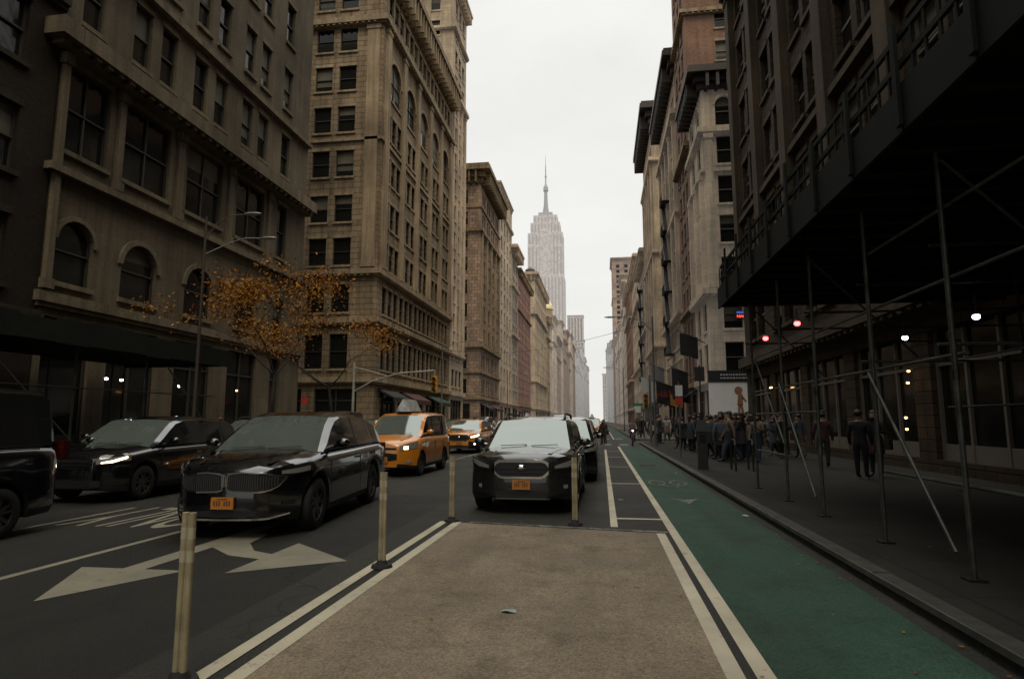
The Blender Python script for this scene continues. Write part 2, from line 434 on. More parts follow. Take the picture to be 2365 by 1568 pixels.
def bays(W,n,per,ww,gap=.3,m=1.0):
    p=(W-2*m)/n; out=[]
    for i in range(n):
        c=m+p*(i+.5); t=per*ww+(per-1)*gap
        for k in range(per):
            a=c-t/2+k*(ww+gap); out.append((a,a+ww))
    return out
def pils(W,n,z0,z1,w,pr,m=1.0):
    p=(W-2*m)/n; return [(m+p*i-w/2,m+p*i+w/2,z0,z1,pr) for i in range(n+1)]
B_=building

S={}
S['grey']=stone('warm_limestone',(.125,.098,.062),1.4,.6,.8,.07,.15,.35,.012)  # near-left facade and trim: albedo lowered to paint in lens vignetting
S['greytrim']=stone('warm_limestone_trim',(.155,.122,.078),2.5,3,.9,.05,.1,.45,.008)
S['brickdark']=stone('dark_brick',(.022,.014,.008),.25,.085,.6,.25,.3,.3,.01)  # dark brick and trim, darkened further by vignette shade in the colour
S['brickdarktrim']=stone('dark_brick_trim',(.03,.023,.014),2,3,.85,.1,.1,.4,.01)
S['tan']=stone('tan_stone',(.27,.20,.125),1.5,.55,.4,.12,.7,.4,.035)
S['tantrim']=stone('tan_stone_trim',(.34,.255,.16),2,3,.85,.08,.1,.45,.01)
S['pale']=stone('pale_stone',(.50,.385,.255),1.3,.5,.7,.1,.3,.4,.02,.015)
S['paletrim']=stone('pale_stone_trim',(.57,.44,.30),2,3,.9,.05,.1,.4,.01,.02)
S['brown']=stone('brown_stone',(.32,.215,.14),1.0,.6,.45,.28,.6,.3,.04,.015)
S['redbrick']=stone('red_brick',(.34,.15,.10),.3,.1,.7,.2,.2,.3,.01,.035)
S['cream']=stone('cream_stone',(.58,.455,.31),1.4,.6,.75,.08,.2,.4,.02,.03)
S['darkbrown']=stone('dark_brown_stone',(.060,.041,.023),.9,.35,.45,.18,.6,.3,.03)  # dark brown stone and trim, vignette darkening added to their colour
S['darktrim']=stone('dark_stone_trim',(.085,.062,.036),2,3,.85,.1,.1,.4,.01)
S['olive']=stone('olive_stone',(.40,.33,.235),1.2,.45,.6,.12,.4,.35,.02,.03)
S['brick']=stone('brown_brick',(.24,.13,.08),.3,.1,.7,.2,.2,.3,.012,.01)
S['metal']=mat('dark_cornice_metal',(.035,.025,.017),.6,ns=1.2,na=.4)

B_('dark brick building with flat dim facade',-1,BL,-30,20.4,20,48,S['brickdark'],S['brickdarktrim'],
   [(.6,4.6,'s',bays(50.4,8,1,4.2),[])]+[(z,z+2.5,'w') for z in (6.5,10.6,14.8,19,23.2,27.4,31.6,35.8,40)],bays(50.4,12,2,1.2,.8),[],[(5.2,5.7,.3),(18,18.4,.3)],(46.5,48,.9,1.2))
au=[(.75,1.85)]+[x for c in (5.0,9.3,13.75) for x in ((c-1.45,c-.35),(c+.35,c+1.45))]+[(16.95,18.05)]
wide=[(.3,2.6)]+[(c-1.5,c+1.5) for c in (5.0,9.3,13.75)]+[(16.9,18.1)]
narr=[(.5,2.3)]+[(c-1.1,c+1.1) for c in (5.0,9.3,13.75)]+[(16.9,18.1)]
rA=B_('limestone office building with paired dark windows',-1,BL,20.5,41.2,22,50,S['grey'],S['greytrim'],
   [(.6,5.6,'s',wide,[]),(7.0,9.6,'a',narr,[]),(12.3,15.9,'w',wide,[])]+[(z,z+2.9,'w') for z in (17.95,22.7,27.5,32.3,37.1,41.9)],au,[],
   [(6.1,6.5,.25),(11.2,11.5,.35),(16.4,17.1,.9),(21.35,21.65,.35)],(48,50,1.0,1.0),
   pil=[(.0,.25,6.6,16.2,.22),(3.0,3.35,11.6,16.2,.15),(6.95,7.4,11.6,16.2,.15),(11.3,11.75,11.6,16.2,.15),(15.6,16.0,11.6,16.2,.15)])
n3=bays(29,5,3,1.25,.45,1.2)
ar5=bays(29,5,1,3.6,0,1.2)
so=[(2.75,4.55),(5.25,7.05),(9.5,11.3),(12,13.8)]
B_('tall tan stone corner building with arched bays and cornice',-1,BL,56,85,24,49.8,S['tan'],S['tantrim'],
   [(.5,4.6,'s',bays(29,5,1,4.4,0,1.2),bays(24,4,1,4.2)),(6.5,9.8,'w'),(11.9,14.6,'w'),(16.5,19.2,'w'),(20.8,23.5,'w'),(25.4,28.1,'w'),(30,32.7,'w'),(34.4,38.9,'a',ar5,[]),(34.4,37.0,'w',[],so),(38.6,41.1,'w',[],so),(43.2,45.6,'w')],
   n3,so,[(5.2,5.7,.45),(10.8,11.3,.5),(15.5,16.0,.5),(41.4,42.0,.6),(29.0,29.3,.2)],(46.6,49.8,1.5,1.1),
   pil=pils(29,5,16.2,41.2,1.0,.32,1.2),pilso=[(.3,1.6,16.2,41.2,.2)])
B_('tall light stone building above its neighbours',-1,BL,85.05,94,20,68,S['pale'],S['paletrim'],
   [(.5,4.6,'s',[(1,7.9)],[])]+[(z,z+2.4,'w') for z in [6.5+4.05*k for k in range(15)]],bays(8.9,3,1,1.4),bays(20,5,1,1.4),[(5.2,5.7,.4),(11,11.4,.4),(50,50.5,.6),(60,60.4,.5)],(66.3,68,1.1,1),pil=pils(8.9,3,11.5,49.9,.6,.25,.6))
B_('brown stone building with heavy cornice and pale base',-1,BL,107,128,18,47.5,S['brown'],S['tantrim'],
   [(.5,4.6,'s',bays(21,4,1,4),bays(18,3,1,4))]+[(z,z+2.5,'w') for z in (6.4,10.7,15.6,19.8,24,28.2,32.4,36.6,40.6)],bays(21,4,2,1.3,.5),bays(18,4,1,1.4),
   [(5.3,5.7,.4),(9.9,10.3,.35),(14.4,15,.6),(35.4,35.8,.5),(39.8,40.1,.3)],(44.3,47.5,2.0,1.2),pil=pils(21,4,15.2,35.3,1.1,.3),cmat=S['tan'])
B_('cream building with plain upper wall',-1,BL,128.1,147,18,53,S['cream'],S['paletrim'],
   [(.5,4.6,'s',bays(18.9,3,1,4),[])]+[(z,z+2.4,'w') for z in [6.4+4.1*k for k in range(10)]],bays(18.9,4,1,1.5),[(8,9.2),(12,13.2)],[(5.3,5.7,.4),(46.5,47,.5)],(51.8,53,.5,0),maxwin=60,det=1)
B_('ornate grey building with stepped roofline',-1,BL,147.1,158,18,44,S['olive'],S['paletrim'],
   [(.5,4.6,'s',bays(10.9,2,1,4),[])]+[(z,z+2.4,'w') for z in [6.4+4*k for k in range(9)]],bays(10.9,3,1,1.6),[(8,9.2)],[(5.3,5.7,.4),(22,22.5,.6),(34,34.5,.6)],(41.8,44,1.8,1),maxwin=40)
B_('red brick building with stone trim',-1,BL,158.1,187,18,41,S['redbrick'],S['tantrim'],
   [(.5,4.6,'s',bays(28.9,5,1,4),[])]+[(z,z+2.3,'w') for z in [6.4+4*k for k in range(8)]],bays(28.9,8,1,1.5),[(8,9.2)],[(5.3,5.7,.4),(30,30.4,.5)],(39.3,41,1.2,1.2),maxwin=40)
B_('pale building with mansard roof storey',-1,BL,200,243,20,50,S['cream'],S['paletrim'],
   [(.5,4.6,'s',bays(43,8,1,4),[])]+[(z,z+2.4,'w') for z in [6.4+4.1*k for k in range(10)]],bays(43,9,2,1.3,.6),bays(20,5,1,1.4),[(5.3,5.7,.4),(14,14.5,.6),(36,36.6,.8)],(47.5,50,1.4,1.4),maxwin=0,det=0)
r=B_('pale corner building topped by a small gold dome',-1,BL,243.1,258,18,43,S['pale'],S['paletrim'],
   [(.5,4.6,'s',bays(14.9,3,1,4),[])]+[(z,z+2.4,'w') for z in [6.4+4*k for k in range(9)]],bays(14.9,5,1,1.5),[],[(5.3,5.7,.4),(34,34.6,.8)],(41,43,1.2,1.2),maxwin=0,det=0)
mb=MB(); mb.cyl((BL-1.0,251,43),(BL-1.0,251,46.5),2.8,2.8,16); 
for k in range(8):
    a0=k/8*math.pi/2;a1=(k+1)/8*math.pi/2
    mb.cyl((BL-1.0,251,46.5+4*math.sin(a0)),(BL-1.0,251,46.5+4*math.sin(a1)),3.1*math.cos(a0),max(.05,3.1*math.cos(a1)),20,1,caps=False)
mb.cyl((BL-1.0,251,50.5),(BL-1.0,251,53),.15,.05,6,1)
mb.obj('dome',[S['paletrim'],mat('gold_leaf',(.85,.70,.42),.5,.1)],r,smooth=40,world=True)

# --- right side
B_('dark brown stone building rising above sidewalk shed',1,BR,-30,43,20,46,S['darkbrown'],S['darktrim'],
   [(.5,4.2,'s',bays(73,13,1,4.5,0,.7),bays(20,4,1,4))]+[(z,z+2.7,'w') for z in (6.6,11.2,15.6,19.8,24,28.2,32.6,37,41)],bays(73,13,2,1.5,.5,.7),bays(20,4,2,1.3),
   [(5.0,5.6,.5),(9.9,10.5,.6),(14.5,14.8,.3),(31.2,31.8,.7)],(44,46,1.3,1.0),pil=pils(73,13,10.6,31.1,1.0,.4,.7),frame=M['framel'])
B_('cream corner building with arched top windows and dark cornice',1,BR,56,64.4,14,33.6,S['cream'],S['cream'],
   [(.5,4.4,'s',bays(8.4,2,1,3.3,0,.6),[(4.6,9)]),(5.8,8.4,'w'),(9.6,12.2,'w'),(13.5,16,'w'),(17.3,19.8,'w'),(20.9,23.5,'w'),(24.6,27.2,'w'),(28.2,31.0,'a')],bays(8.4,2,1,1.7,0,.6),[(1.2,2.8),(4.2,5.8),(7.2,8.8),(10.2,11.8)],
   [(4.9,5.4,.4),(12.6,13.1,.55),(23.8,24.1,.3),(27.5,28,.45)],(31.7,33.6,1.3,.9),pil=pils(8.4,2,13.2,23.7,.7,.35,.6),pilso=[(.1,.8,13.2,27.4,.35),(3.1,3.8,13.2,27.4,.35),(6.2,6.9,13.2,27.4,.3)],cmat=S['metal'],frame=M['framel'])
B_('tall brown brick apartment building with dark cornice',1,BR,64.45,74,22,66,S['brick'],S['tantrim'],
   [(.5,4.4,'s',bays(9.5,2,1,3.6),[])]+[(z,z+2.2,'w') for z in [6.2+3.7*k for k in range(16)]],bays(9.5,3,1,1.3),bays(22,5,1,1.3,0,2),[(5,5.4,.4),(13,13.4,.4),(30,30.5,.6),(45,45.4,.5)],(63.5,66,1.3,1),cmat=S['metal'],frame=M['framel'])
B_('tan stone loft building with projecting dark cornice',1,BR,74.05,94,20,46.5,S['pale'],S['paletrim'],
   [(.5,4.4,'s',bays(19.95,4,1,4),[])]+[(z,z+2.5,'w') for z in [6.4+4.1*k for k in range(9)]],bays(19.95,4,3,1.1,.3),[],[(5,5.5,.5),(14,14.5,.6),(26.2,26.7,.5),(38.4,39.0,.7)],(43.8,46.5,1.5,1.2),pil=pils(19.95,4,14.6,38.2,.8,.4),cmat=S['metal'])
B_('pale stone loft building with deep black cornice',1,BR,107,129,22,57,S['pale'],S['paletrim'],
   [(.5,4.4,'s',bays(22,4,1,4),[])]+[(z,z+2.5,'w') for z in [6.4+4.1*k for k in range(11)]],bays(22,4,3,1.2,.3),bays(22,4,2,1.3),[(5,5.5,.5),(14,14.5,.6),(30.2,30.7,.5),(46.6,47.2,.7)],(53.5,57,2.0,1.2),pil=pils(22,4,14.6,46.4,.8,.4),cmat=S['metal'])
B_('grey green building with bay windows',1,BR,129.1,152,18,37,S['olive'],S['paletrim'],
   [(.5,4.4,'s',bays(22.9,4,1,4),[])]+[(z,z+2.4,'w') for z in [6.4+4*k for k in range(7)]],bays(22.9,4,2,1.4,.4),[(5,6.2)],[(5,5.5,.5),(20,20.5,.6)],(35,37,1.5,1.2),maxwin=50)
B_('light stone building with balconies and cornice',1,BR,152.1,187,18,42,S['cream'],S['paletrim'],
   [(.5,4.4,'s',bays(34.9,6,1,4),[])]+[(z,z+2.4,'w') for z in [6.4+4*k for k in range(8)]],bays(34.9,6,2,1.4,.4),[(5,6.2)],[(5,5.5,.5),(14,14.5,.7),(30,30.5,.8)],(40,42,1.6,1.2),maxwin=0,det=0)
B_('brown brick building with pale upper storeys',1,BR,200,235,18,46,S['brick'],S['paletrim'],
   [(.5,4.4,'s',bays(35,6,1,4),[])]+[(z,z+2.4,'w') for z in [6.4+4*k for k in range(9)]],bays(35,6,2,1.4,.4),bays(18,4,1,1.4),[(5,5.5,.5),(14,14.5,.7),(34,34.5,.8)],(44,46,1.3,1.2),maxwin=0,det=0)
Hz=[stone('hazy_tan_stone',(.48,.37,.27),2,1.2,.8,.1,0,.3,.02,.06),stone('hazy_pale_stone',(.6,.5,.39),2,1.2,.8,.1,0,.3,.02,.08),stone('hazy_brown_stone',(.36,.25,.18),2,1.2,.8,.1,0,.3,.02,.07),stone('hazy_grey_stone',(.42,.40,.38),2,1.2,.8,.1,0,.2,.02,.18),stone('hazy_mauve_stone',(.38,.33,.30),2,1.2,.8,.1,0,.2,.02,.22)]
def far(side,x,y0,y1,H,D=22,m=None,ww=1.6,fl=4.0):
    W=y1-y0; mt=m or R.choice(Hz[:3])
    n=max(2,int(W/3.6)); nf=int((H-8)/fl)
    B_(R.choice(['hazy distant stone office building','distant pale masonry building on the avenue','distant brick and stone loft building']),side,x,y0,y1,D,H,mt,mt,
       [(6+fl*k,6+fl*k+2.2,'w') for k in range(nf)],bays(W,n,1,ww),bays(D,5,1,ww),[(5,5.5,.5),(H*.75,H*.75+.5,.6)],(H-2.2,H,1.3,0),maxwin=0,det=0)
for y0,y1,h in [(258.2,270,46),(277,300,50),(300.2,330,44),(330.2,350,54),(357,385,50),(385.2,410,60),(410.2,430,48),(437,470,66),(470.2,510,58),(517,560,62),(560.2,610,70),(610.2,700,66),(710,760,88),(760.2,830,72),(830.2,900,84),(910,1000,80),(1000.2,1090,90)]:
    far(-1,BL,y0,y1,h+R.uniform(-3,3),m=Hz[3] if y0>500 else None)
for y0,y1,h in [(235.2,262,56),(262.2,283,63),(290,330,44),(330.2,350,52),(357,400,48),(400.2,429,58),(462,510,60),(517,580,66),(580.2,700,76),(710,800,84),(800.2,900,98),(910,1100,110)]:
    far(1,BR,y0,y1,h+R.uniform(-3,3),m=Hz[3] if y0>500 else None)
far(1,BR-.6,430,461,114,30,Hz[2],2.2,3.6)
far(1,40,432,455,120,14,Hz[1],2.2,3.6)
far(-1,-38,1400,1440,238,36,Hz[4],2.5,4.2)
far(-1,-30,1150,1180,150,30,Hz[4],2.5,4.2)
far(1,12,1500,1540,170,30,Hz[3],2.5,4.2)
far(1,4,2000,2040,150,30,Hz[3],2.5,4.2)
def water_tank(x,y,z):
    e=empty('water_tank',(x,y,z),'wooden rooftop water tank with conical cap','water tank'); mb=MB()
    for dx in (-1,1):
        for dy in (-1,1): mb.cyl((dx,dy,0),(dx,dy,2.5),.1,.1,6)
    mb.box(-1.2,1.2,-1.2,1.2,2.4,2.5)
    mb.obj('leg_frame',[S['metal']],e); mb=MB(); mb.cyl((0,0,2.5),(0,0,6),1.8,1.7,16); mb.obj('tank',[mat('tank_wood',(.16,.1,.06),.9,ns=3)],e)
    mb=MB(); mb.cyl((0,0,6),(0,0,7.3),1.9,.1,16); mb.obj('tank_roof',[S['metal']],e)
water_tank(BL-8,170,41); water_tank(BR+9,165,42); water_tank(BL-4,222,50)
fem=mat('fire_escape_iron',(.03,.03,.028),.7)
def fire_escape(y,zs,w=4.2):
    e=empty('fire_escape',(BR,y,0),'black iron fire escape on the masonry facade','fire escape'); 
    for i,z in enumerate(zs):
        mb=MB(); mb.box(-1.1,-.02,-w/2,w/2,z,z+.05)
        for yy in [-w/2+k*w/14 for k in range(15)]: mb.box(-1.1,-1.07,yy-.012,yy+.012,z+.05,z+.95)
        mb.box(-1.12,-1.06,-w/2,w/2,z+.95,z+1.0); mb.obj('balcony',[fem],e)
        if i<len(zs)-1:
            z2=zs[i+1]; mb=MB(); mb.hexa([(-.9,-w/2+.4,z),(-.4,-w/2+.4,z),(-.4,-w/2+.55,z),(-.9,-w/2+.55,z),(-.9,w/2-.6,z2),(-.4,w/2-.6,z2),(-.4,w/2-.45,z2),(-.9,w/2-.45,z2)]); mb.obj('stair',[fem],e)
fire_escape(84,[10.2+4.1*k for k in range(6)],3.4); fire_escape(140,[10.2+4*k for k in range(6)])

# --- skyscraper with mast
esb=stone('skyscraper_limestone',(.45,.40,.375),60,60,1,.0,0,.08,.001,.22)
esbd=mat('skyscraper_window_strip',(.23,.215,.21),.6,emis=(.84,.83,.82),es=.20)  # emission paints distance haze over the strips, no lit windows
sx,sy=-97,1130
e=empty('skyscraper',(sx,sy,0),'tall stepped limestone skyscraper with spire in haze','skyscraper')
mb=MB(); st=MB()
def tier(w,d,z0,z1,step=6.0):
    mb.box(-w/2,w/2,-d/2,d/2,z0,z1)
    n=int(w/step)
    for k in range(n):
        x=-w/2+(k+.5)*w/n
        st.box(x-1.2,x+1.2,-d/2-.06,-d/2+.3,z0+2,z1-4)
    n=int(d/step)
    for k in range(n):
        yy=-d/2+(k+.5)*d/n; st.box(w/2-.3,w/2+.06,yy-1.2,yy+1.2,z0+2,z1-4)
tier(68,52,0,262); tier(64,46,262,320); tier(64,44,320,343); tier(54,40,343,363); tier(44,34,363,378)
mb.box(-10,10,-24.5,-23.01,262,350)
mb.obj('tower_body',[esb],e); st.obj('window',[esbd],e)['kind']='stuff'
mast=mat('mast_metal',(.30,.30,.30),.5,emis=(.82,.82,.82),es=.12)  # emission stands in for haze, the mast is no light source
mb=MB(); mb.box(-13,13,-12,12,378.01,385); mb.cyl((0,0,385),(0,0,412),4.6,3.6,12); mb.cyl((0,0,412),(0,0,430),3.4,3.0,12); mb.cyl((0,0,430),(0,0,438),4.8,4.4,12); mb.cyl((0,0,438),(0,0,445),3.4,1.5,12)
for a in range(4):
    w=a*math.pi/2+.4; mb.cyl((5.5*math.cos(w),5.5*math.sin(w),385),(3.4*math.cos(w),3.4*math.sin(w),404),1.2,.5,6)
mb.obj('observation_mast',[mast],e,smooth=40)
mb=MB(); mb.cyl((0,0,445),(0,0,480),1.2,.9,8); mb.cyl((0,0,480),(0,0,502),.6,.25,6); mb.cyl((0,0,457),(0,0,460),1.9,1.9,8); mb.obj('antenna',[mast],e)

# ------------------------------------------------------------------ vehicles
V={}
def paint(name,col,rough=.14,metal=.2):
    m=mat(name,col,rough,metal,.6,coat=1); m.node_tree.nodes["Principled BSDF"].inputs['Coat Roughness'].default_value=.03
    nt=m.node_tree; b=nt.nodes["Principled BSDF"]
    f=noise(nt,posn(nt),7,5,.7); nt.links.new(maprange(nt,f,.35,.75,rough,rough+.14),b.inputs['Roughness'])
    return m
V['black']=paint('black_car_paint',(.004,.004,.005),.12,0); V['grey']=paint('dark_grey_car_paint',(.028,.026,.024),.2,.4)
V['yellow']=paint('taxi_yellow_paint',(.62,.215,.010),.3,0); V['white']=paint('white_car_paint',(.6,.6,.58),.3,0); V['silver']=paint('silver_car_paint',(.3,.3,.3),.3,.7)
V['plastic']=mat('black_plastic',(.008,.008,.008),.55); V['tyre']=mat('tyre_rubber',(.009,.009,.009),.85)
V['rim']=mat('alloy_rim',(.13,.13,.13),.4,.9); V['slat']=mat('grille_slat_metal',(.12,.12,.12),.3,.8); V['dslat']=mat('dark_grille_bar',(.05,.05,.05),.35,.7); V['chrome']=mat('chrome',(.78,.78,.74),.12,1); 
V['glass']=mat('car_glass',(.15,.18,.16),.05,.5,.6,coat=.5); V['sglass']=mat('tinted_side_glass',(.012,.013,.013),.04,0,.6,coat=.4); V['lamp']=mat('headlamp_glass',(.5,.5,.47),.15,.5); V['lampon']=mat('lit_headlamp',(.9,.8,.6),.2,emis=(1,.80,.5),es=9)
V['red']=mat('tail_lamp',(.05,.004,.004),.2); V['plate']=mat('orange_number_plate',(.50,.18,.022),.5); V['ink']=mat('dark_blue_ink',(.10,.045,.035),.5)
def interp(p,x):
    if x<=p[0][0]: return p[0][1]
    for (a,b),(c,d) in zip(p[:-1],p[1:]):
        if x<=c: return b+(d-b)*(x-a)/(c-a) if c>a else d
    return p[-1][1]
def make_car(name,label,cat,loc,rot,P,group=None):
    L,W,RW=P['L'],P['W'],P['R']; hW=W/2; deck=P['deck']; cab=P['cab']; paintm=P['paint']
    root=empty(name,loc,label,cat,rot,group)
    cf=P.get('cf',.5)
    def hw(y): return hW*min(1,(max(y,.056)/cf)**(1/3))*min(1,((L-y+.02)/.3)**.22)
    def fy(x): return max(.056,cf*(min(abs(x)/hW,1))**3)
    wc=P['wheels']; r=RW+.07
    ys=[.056,.08,.12,.17,.24,.33,.43,.55]+[L-k for k in (.32,.2,.1,.04,0)]
    for c in wc: ys+=[c+r*math.cos(math.pi*k/12)*.9999 for k in range(13)]+[c-r-.002,c+r+.002]
    y=.7
    while y<L-.4: ys.append(y); y+=.25
    ys=sorted(set(round(q,4) for q in ys))
    body=MB(); rings=[]
    zbp=[(0,.30),(.4,.22),(L-.4,.25),(L,.38)]
    for y in ys:
        w=hw(y); zt=interp(deck,y); zb=interp(zbp,y); za=0
        for c in wc:
            if abs(y-c)<r: za=RW+math.sqrt(max(0,r*r-(y-c)**2))
        zl=max(zb,za); zs=zt-.2
        h=[(0,zb),(w-.27,zb),(w-.27,zl),(w-.03,zl),(w,max(zb+.1,za+.03)),(w+.0,zb+.32 if za<zb+.3 else za+.06),(w*.992,zs+.02),(w*.968,zt-.10),(w*.88,zt-.02),(w*.5,zt+.03),(0,zt+.045)]
        if h[5][1]>h[6][1]: h[5]=(w,(h[4][1]+h[6][1])/2)
        rings.append([(a,y,z) for a,z in h]+[(-a,y,z) for a,z in h[-2:0:-1]])
    n=len(rings[0])
    for A,B in zip(rings[:-1],rings[1:]):
        for j in range(n):
            k=(j+1)%n; jj=j if j<10 else n-1-j
            body.poly([A[j],A[k],B[k],B[j]],1 if jj<4 or (jj==4 and P.get('clad')) else 0)
    body.poly(rings[0][::-1],0); body.poly(rings[-1],0)
    tum=P.get('tum',.3); yw0,yw1=cab[0][0],P['yw1']; yr1=P['yr1']; ye=cab[-1][0]
    pl=P['pillars']
    cy=sorted(set([round(a,3) for a,_ in cab]+[round(a,3) for p in pl for a in p]+[round(yw0+(yw1-yw0)*k/4,3) for k in range(5)]))
    cr=[]
    for y in cy:
        zb=interp(deck,y)-.02; zt=max(interp(cab,y),zb+.012); w=hw(y)*.915; hgt=zt-zb
        t=min(.07,hgt*.4)
        cr.append([(w,y,zb),(w-(hgt-t)*tum,y,zt-t),(w-hgt*tum-.09,y,zt),(w*.4,y,zt+.022),(0,y,zt+.03)])
    ws=MB();rw=MB();sl=MB();sr=MB()
    for A,B in zip(cr[:-1],cr[1:]):
        ym=(A[0][1]+B[0][1])/2
        for s in (1,-1):
            a=[(s*p[0],p[1],p[2]) for p in A]; b=[(s*p[0],p[1],p[2]) for p in B]
            pil=any(p0<=ym<=p1 for p0,p1 in pl) 
            q=[a[0],a[1],b[1],b[0]]
            if pil: body.poly(q,1 if P.get('blackp',True) and ym>yw1+.3 and ym<yr1-.5 else 0)
            else: (sl if s>0 else sr).poly(q,0)
            body.poly([a[1],a[2],b[2],b[1]],0)
            for j in (2,3):
                q=[a[j],a[j+1],b[j+1],b[j]]
                if ym<yw1: ws.poly(q)
                elif ym>yr1: rw.poly(q)
                else: body.poly(q,0)
    body.poly([p for p in cr[-1]]+[(-p[0],p[1],p[2]) for p in cr[-1][::-1]],0)
    for s in (1,-1):
        for g in P['gaps']:
            body.box(min(s*(hW-.004),s*(hW+.0015)),max(s*(hW-.004),s*(hW+.0015)),g-.006,g+.006,.35,interp(deck,g)-.16,1)
        zc=interp(deck,(yw0+ye)/2)
        body.box(min(s*(hW*.93-.01),s*(hW*.93+.012)),max(s*(hW*.93-.01),s*(hW*.93+.012)),yw0+.25,ye-.45,zc-.03,zc,1)
    for s in (1,-1):
        hy0,hy1=.3,yw0-.05
        body.poly([(s*.45*hW,hy0,interp(deck,hy0)+.034),(s*.52*hW,hy0,interp(deck,hy0)+.030),(s*.68*hW,hy1,interp(deck,hy1)+.026),(s*.60*hW,hy1,interp(deck,hy1)+.042)],0)
    body.obj('body',[paintm,V['plastic']],root,smooth=38)
    if P.get('rails'):
        for s in (1,-1):
            mb=MB(); mb.tube([(s*P['rx'],yw1+.15,P['H']-.05),(s*P['rx'],yw1+.35,P['H']+.055),(s*P['rx'],yr1-.1,P['H']+.04),(s*P['rx'],yr1+.05,P['H']-.06)],.026,6); mb.obj('roof_rail',[V['plastic']],root,smooth=40)
    ws.obj('windshield',[V['glass']],root,smooth=60); rw.obj('rear_window',[V['sglass']],root,smooth=60)
    sl.obj('side_window',[V['sglass']],root,smooth=60); sr.obj('side_window',[V['sglass']],root,smooth=60)
    for x0 in (-.55,.05):
        mb=MB(); mb.tube([(x0,yw0-.02,interp(deck,yw0)+.05),(x0+.5,yw0+.06,interp(cab,yw0+.06)+.05)],.007,5)
        mb.obj('wiper',[V['plastic']],root)
    def panel(mb,x0,x1,top,bot,off,mi,n=10,back=.03):
        P0=[]
        for k in range(n+1):
            x=x0+(x1-x0)*k/n; y=fy(x)-off
            P0.append(((x,y,interp(bot,abs(x))),(x,y,interp(top,abs(x)))))
        for (a,b),(c,d) in zip(P0[:-1],P0[1:]):
            ab=lambda p:(p[0],p[1]+off+back,p[2])
            mb.hexa([a,c,ab(c),ab(a),b,d,ab(d),ab(b)],mi)
    for spec in P['front']:
        nm,mt,mir,x0,x1,top,bot,off=spec
        if mir:
            for s in (1,-1):
                mb=MB(); panel(mb,s*x0,s*x1,top,bot,off,0); mb.obj(nm,[mt],root)
        else:
            mb=MB(); panel(mb,x0,x1,top,bot,off,0,16); mb.obj(nm,[mt],root)
    if 'slats' in P:
        mb=MB()
        for (x,z0,z1) in P['slats']:
            mb.box(x-.005,x+.005,fy(x)-.034,fy(x)-.01,z0,z1)
        mb.obj('grille_slats',[V['slat']],root)
    if 'bars' in P:
        for (x0,x1,z) in P['bars']:
            mb=MB(); panel(mb,x0,x1,[(0,z+.009),(2,z+.009)],[(0,z-.009),(2,z-.009)],.036,0,12)
            mb.obj('grille_bar',[V['dslat']],root)
    pz=P['platez']
    if pz:
        mb=MB(); mb.box(-.155,.155,-.0,.04,pz,pz+.155,0); 
        for k in range(7):
            if k!=3: mb.box(-.115+k*.035,-.097+k*.035,-.006,.0,pz+.045,pz+.11,1)
        mb.box(-.07,.07,-.006,0,pz+.13,pz+.140,1)
        mb.obj('number_plate',[V['plate'],V['ink']],root)
    ez=P.get('emblem')
    if ez:
        mb=MB(); 
        if ez[0]=='oval': mb.ell((0,.01,ez[1]),.085,.03,.048)
        else: mb.box(-.022,.022,-.012,.04,ez[1]-.085,ez[1]+.085)
        mb.obj('emblem',[V['chrome']],root,smooth=50)
    for s in (1,-1):
        mb=MB(); my=yw0+.42; mz=interp(deck,my)+.10
        mb.ell((s*(hW+.09),my,mz),.115,.065,.075,0,12,8); mb.cyl((s*(hW*.86),my+.03,mz-.07),(s*(hW+.06),my,mz-.03),.03,.025,6,0)
        mb.obj('wing_mirror',[paintm],root,smooth=50)
        for g in P['gaps'][1:]:
            mb=MB(); xx=sorted((s*(hW-.01),s*(hW+.03)))
            mb.box(xx[0],xx[1],g-.28,g-.1,interp(deck,g)-.22,interp(deck,g)-.19)
            mb.obj('door_handle',[paintm],root)
        mb=MB(); xx=sorted((s*hW*.70,s*hW*.93)); mb.box(xx[0],xx[1],L-.1,L+.004,P['tz'],P['tz']+.24); mb.obj('tail_light',[V['red']],root)
    key=('wheel',RW)
    if key not in V:
        t=MB(); prof=[(-.115,RW*.66),(-.12,RW*.9),(-.095,RW*.985),(-.05,RW),(.05,RW),(.095,RW*.985),(.12,RW*.9),(.115,RW*.66)]
        nn=28
        for k in range(nn):
            a0=2*math.pi*k/nn;a1=2*math.pi*(k+1)/nn
            for (x0,r0),(x1,r1) in zip(prof[:-1],prof[1:]):
                t.poly([(x0,r0*math.cos(a0),r0*math.sin(a0)),(x1,r1*math.cos(a0),r1*math.sin(a0)),(x1,r1*math.cos(a1),r1*math.sin(a1)),(x0,r0*math.cos(a1),r0*math.sin(a1))])
        rm=MB(); rr=RW*.665
        rm.cyl((-.05,0,0),(.05,0,0),rr,rr,28,1)
        for k in range(28):
            a0=2*math.pi*k/28;a1=2*math.pi*(k+1)/28
            rm.hexa([(-.11,rr*.9*math.cos(a0),rr*.9*math.sin(a0)),(.11,rr*.9*math.cos(a0),rr*.9*math.sin(a0)),(.11,rr*math.cos(a0),rr*math.sin(a0)),(-.11,rr*math.cos(a0),rr*math.sin(a0)),
                     (-.11,rr*.9*math.cos(a1),rr*.9*math.sin(a1)),(.11,rr*.9*math.cos(a1),rr*.9*math.sin(a1)),(.11,rr*math.cos(a1),rr*math.sin(a1)),(-.11,rr*math.cos(a1),rr*math.sin(a1))],0)
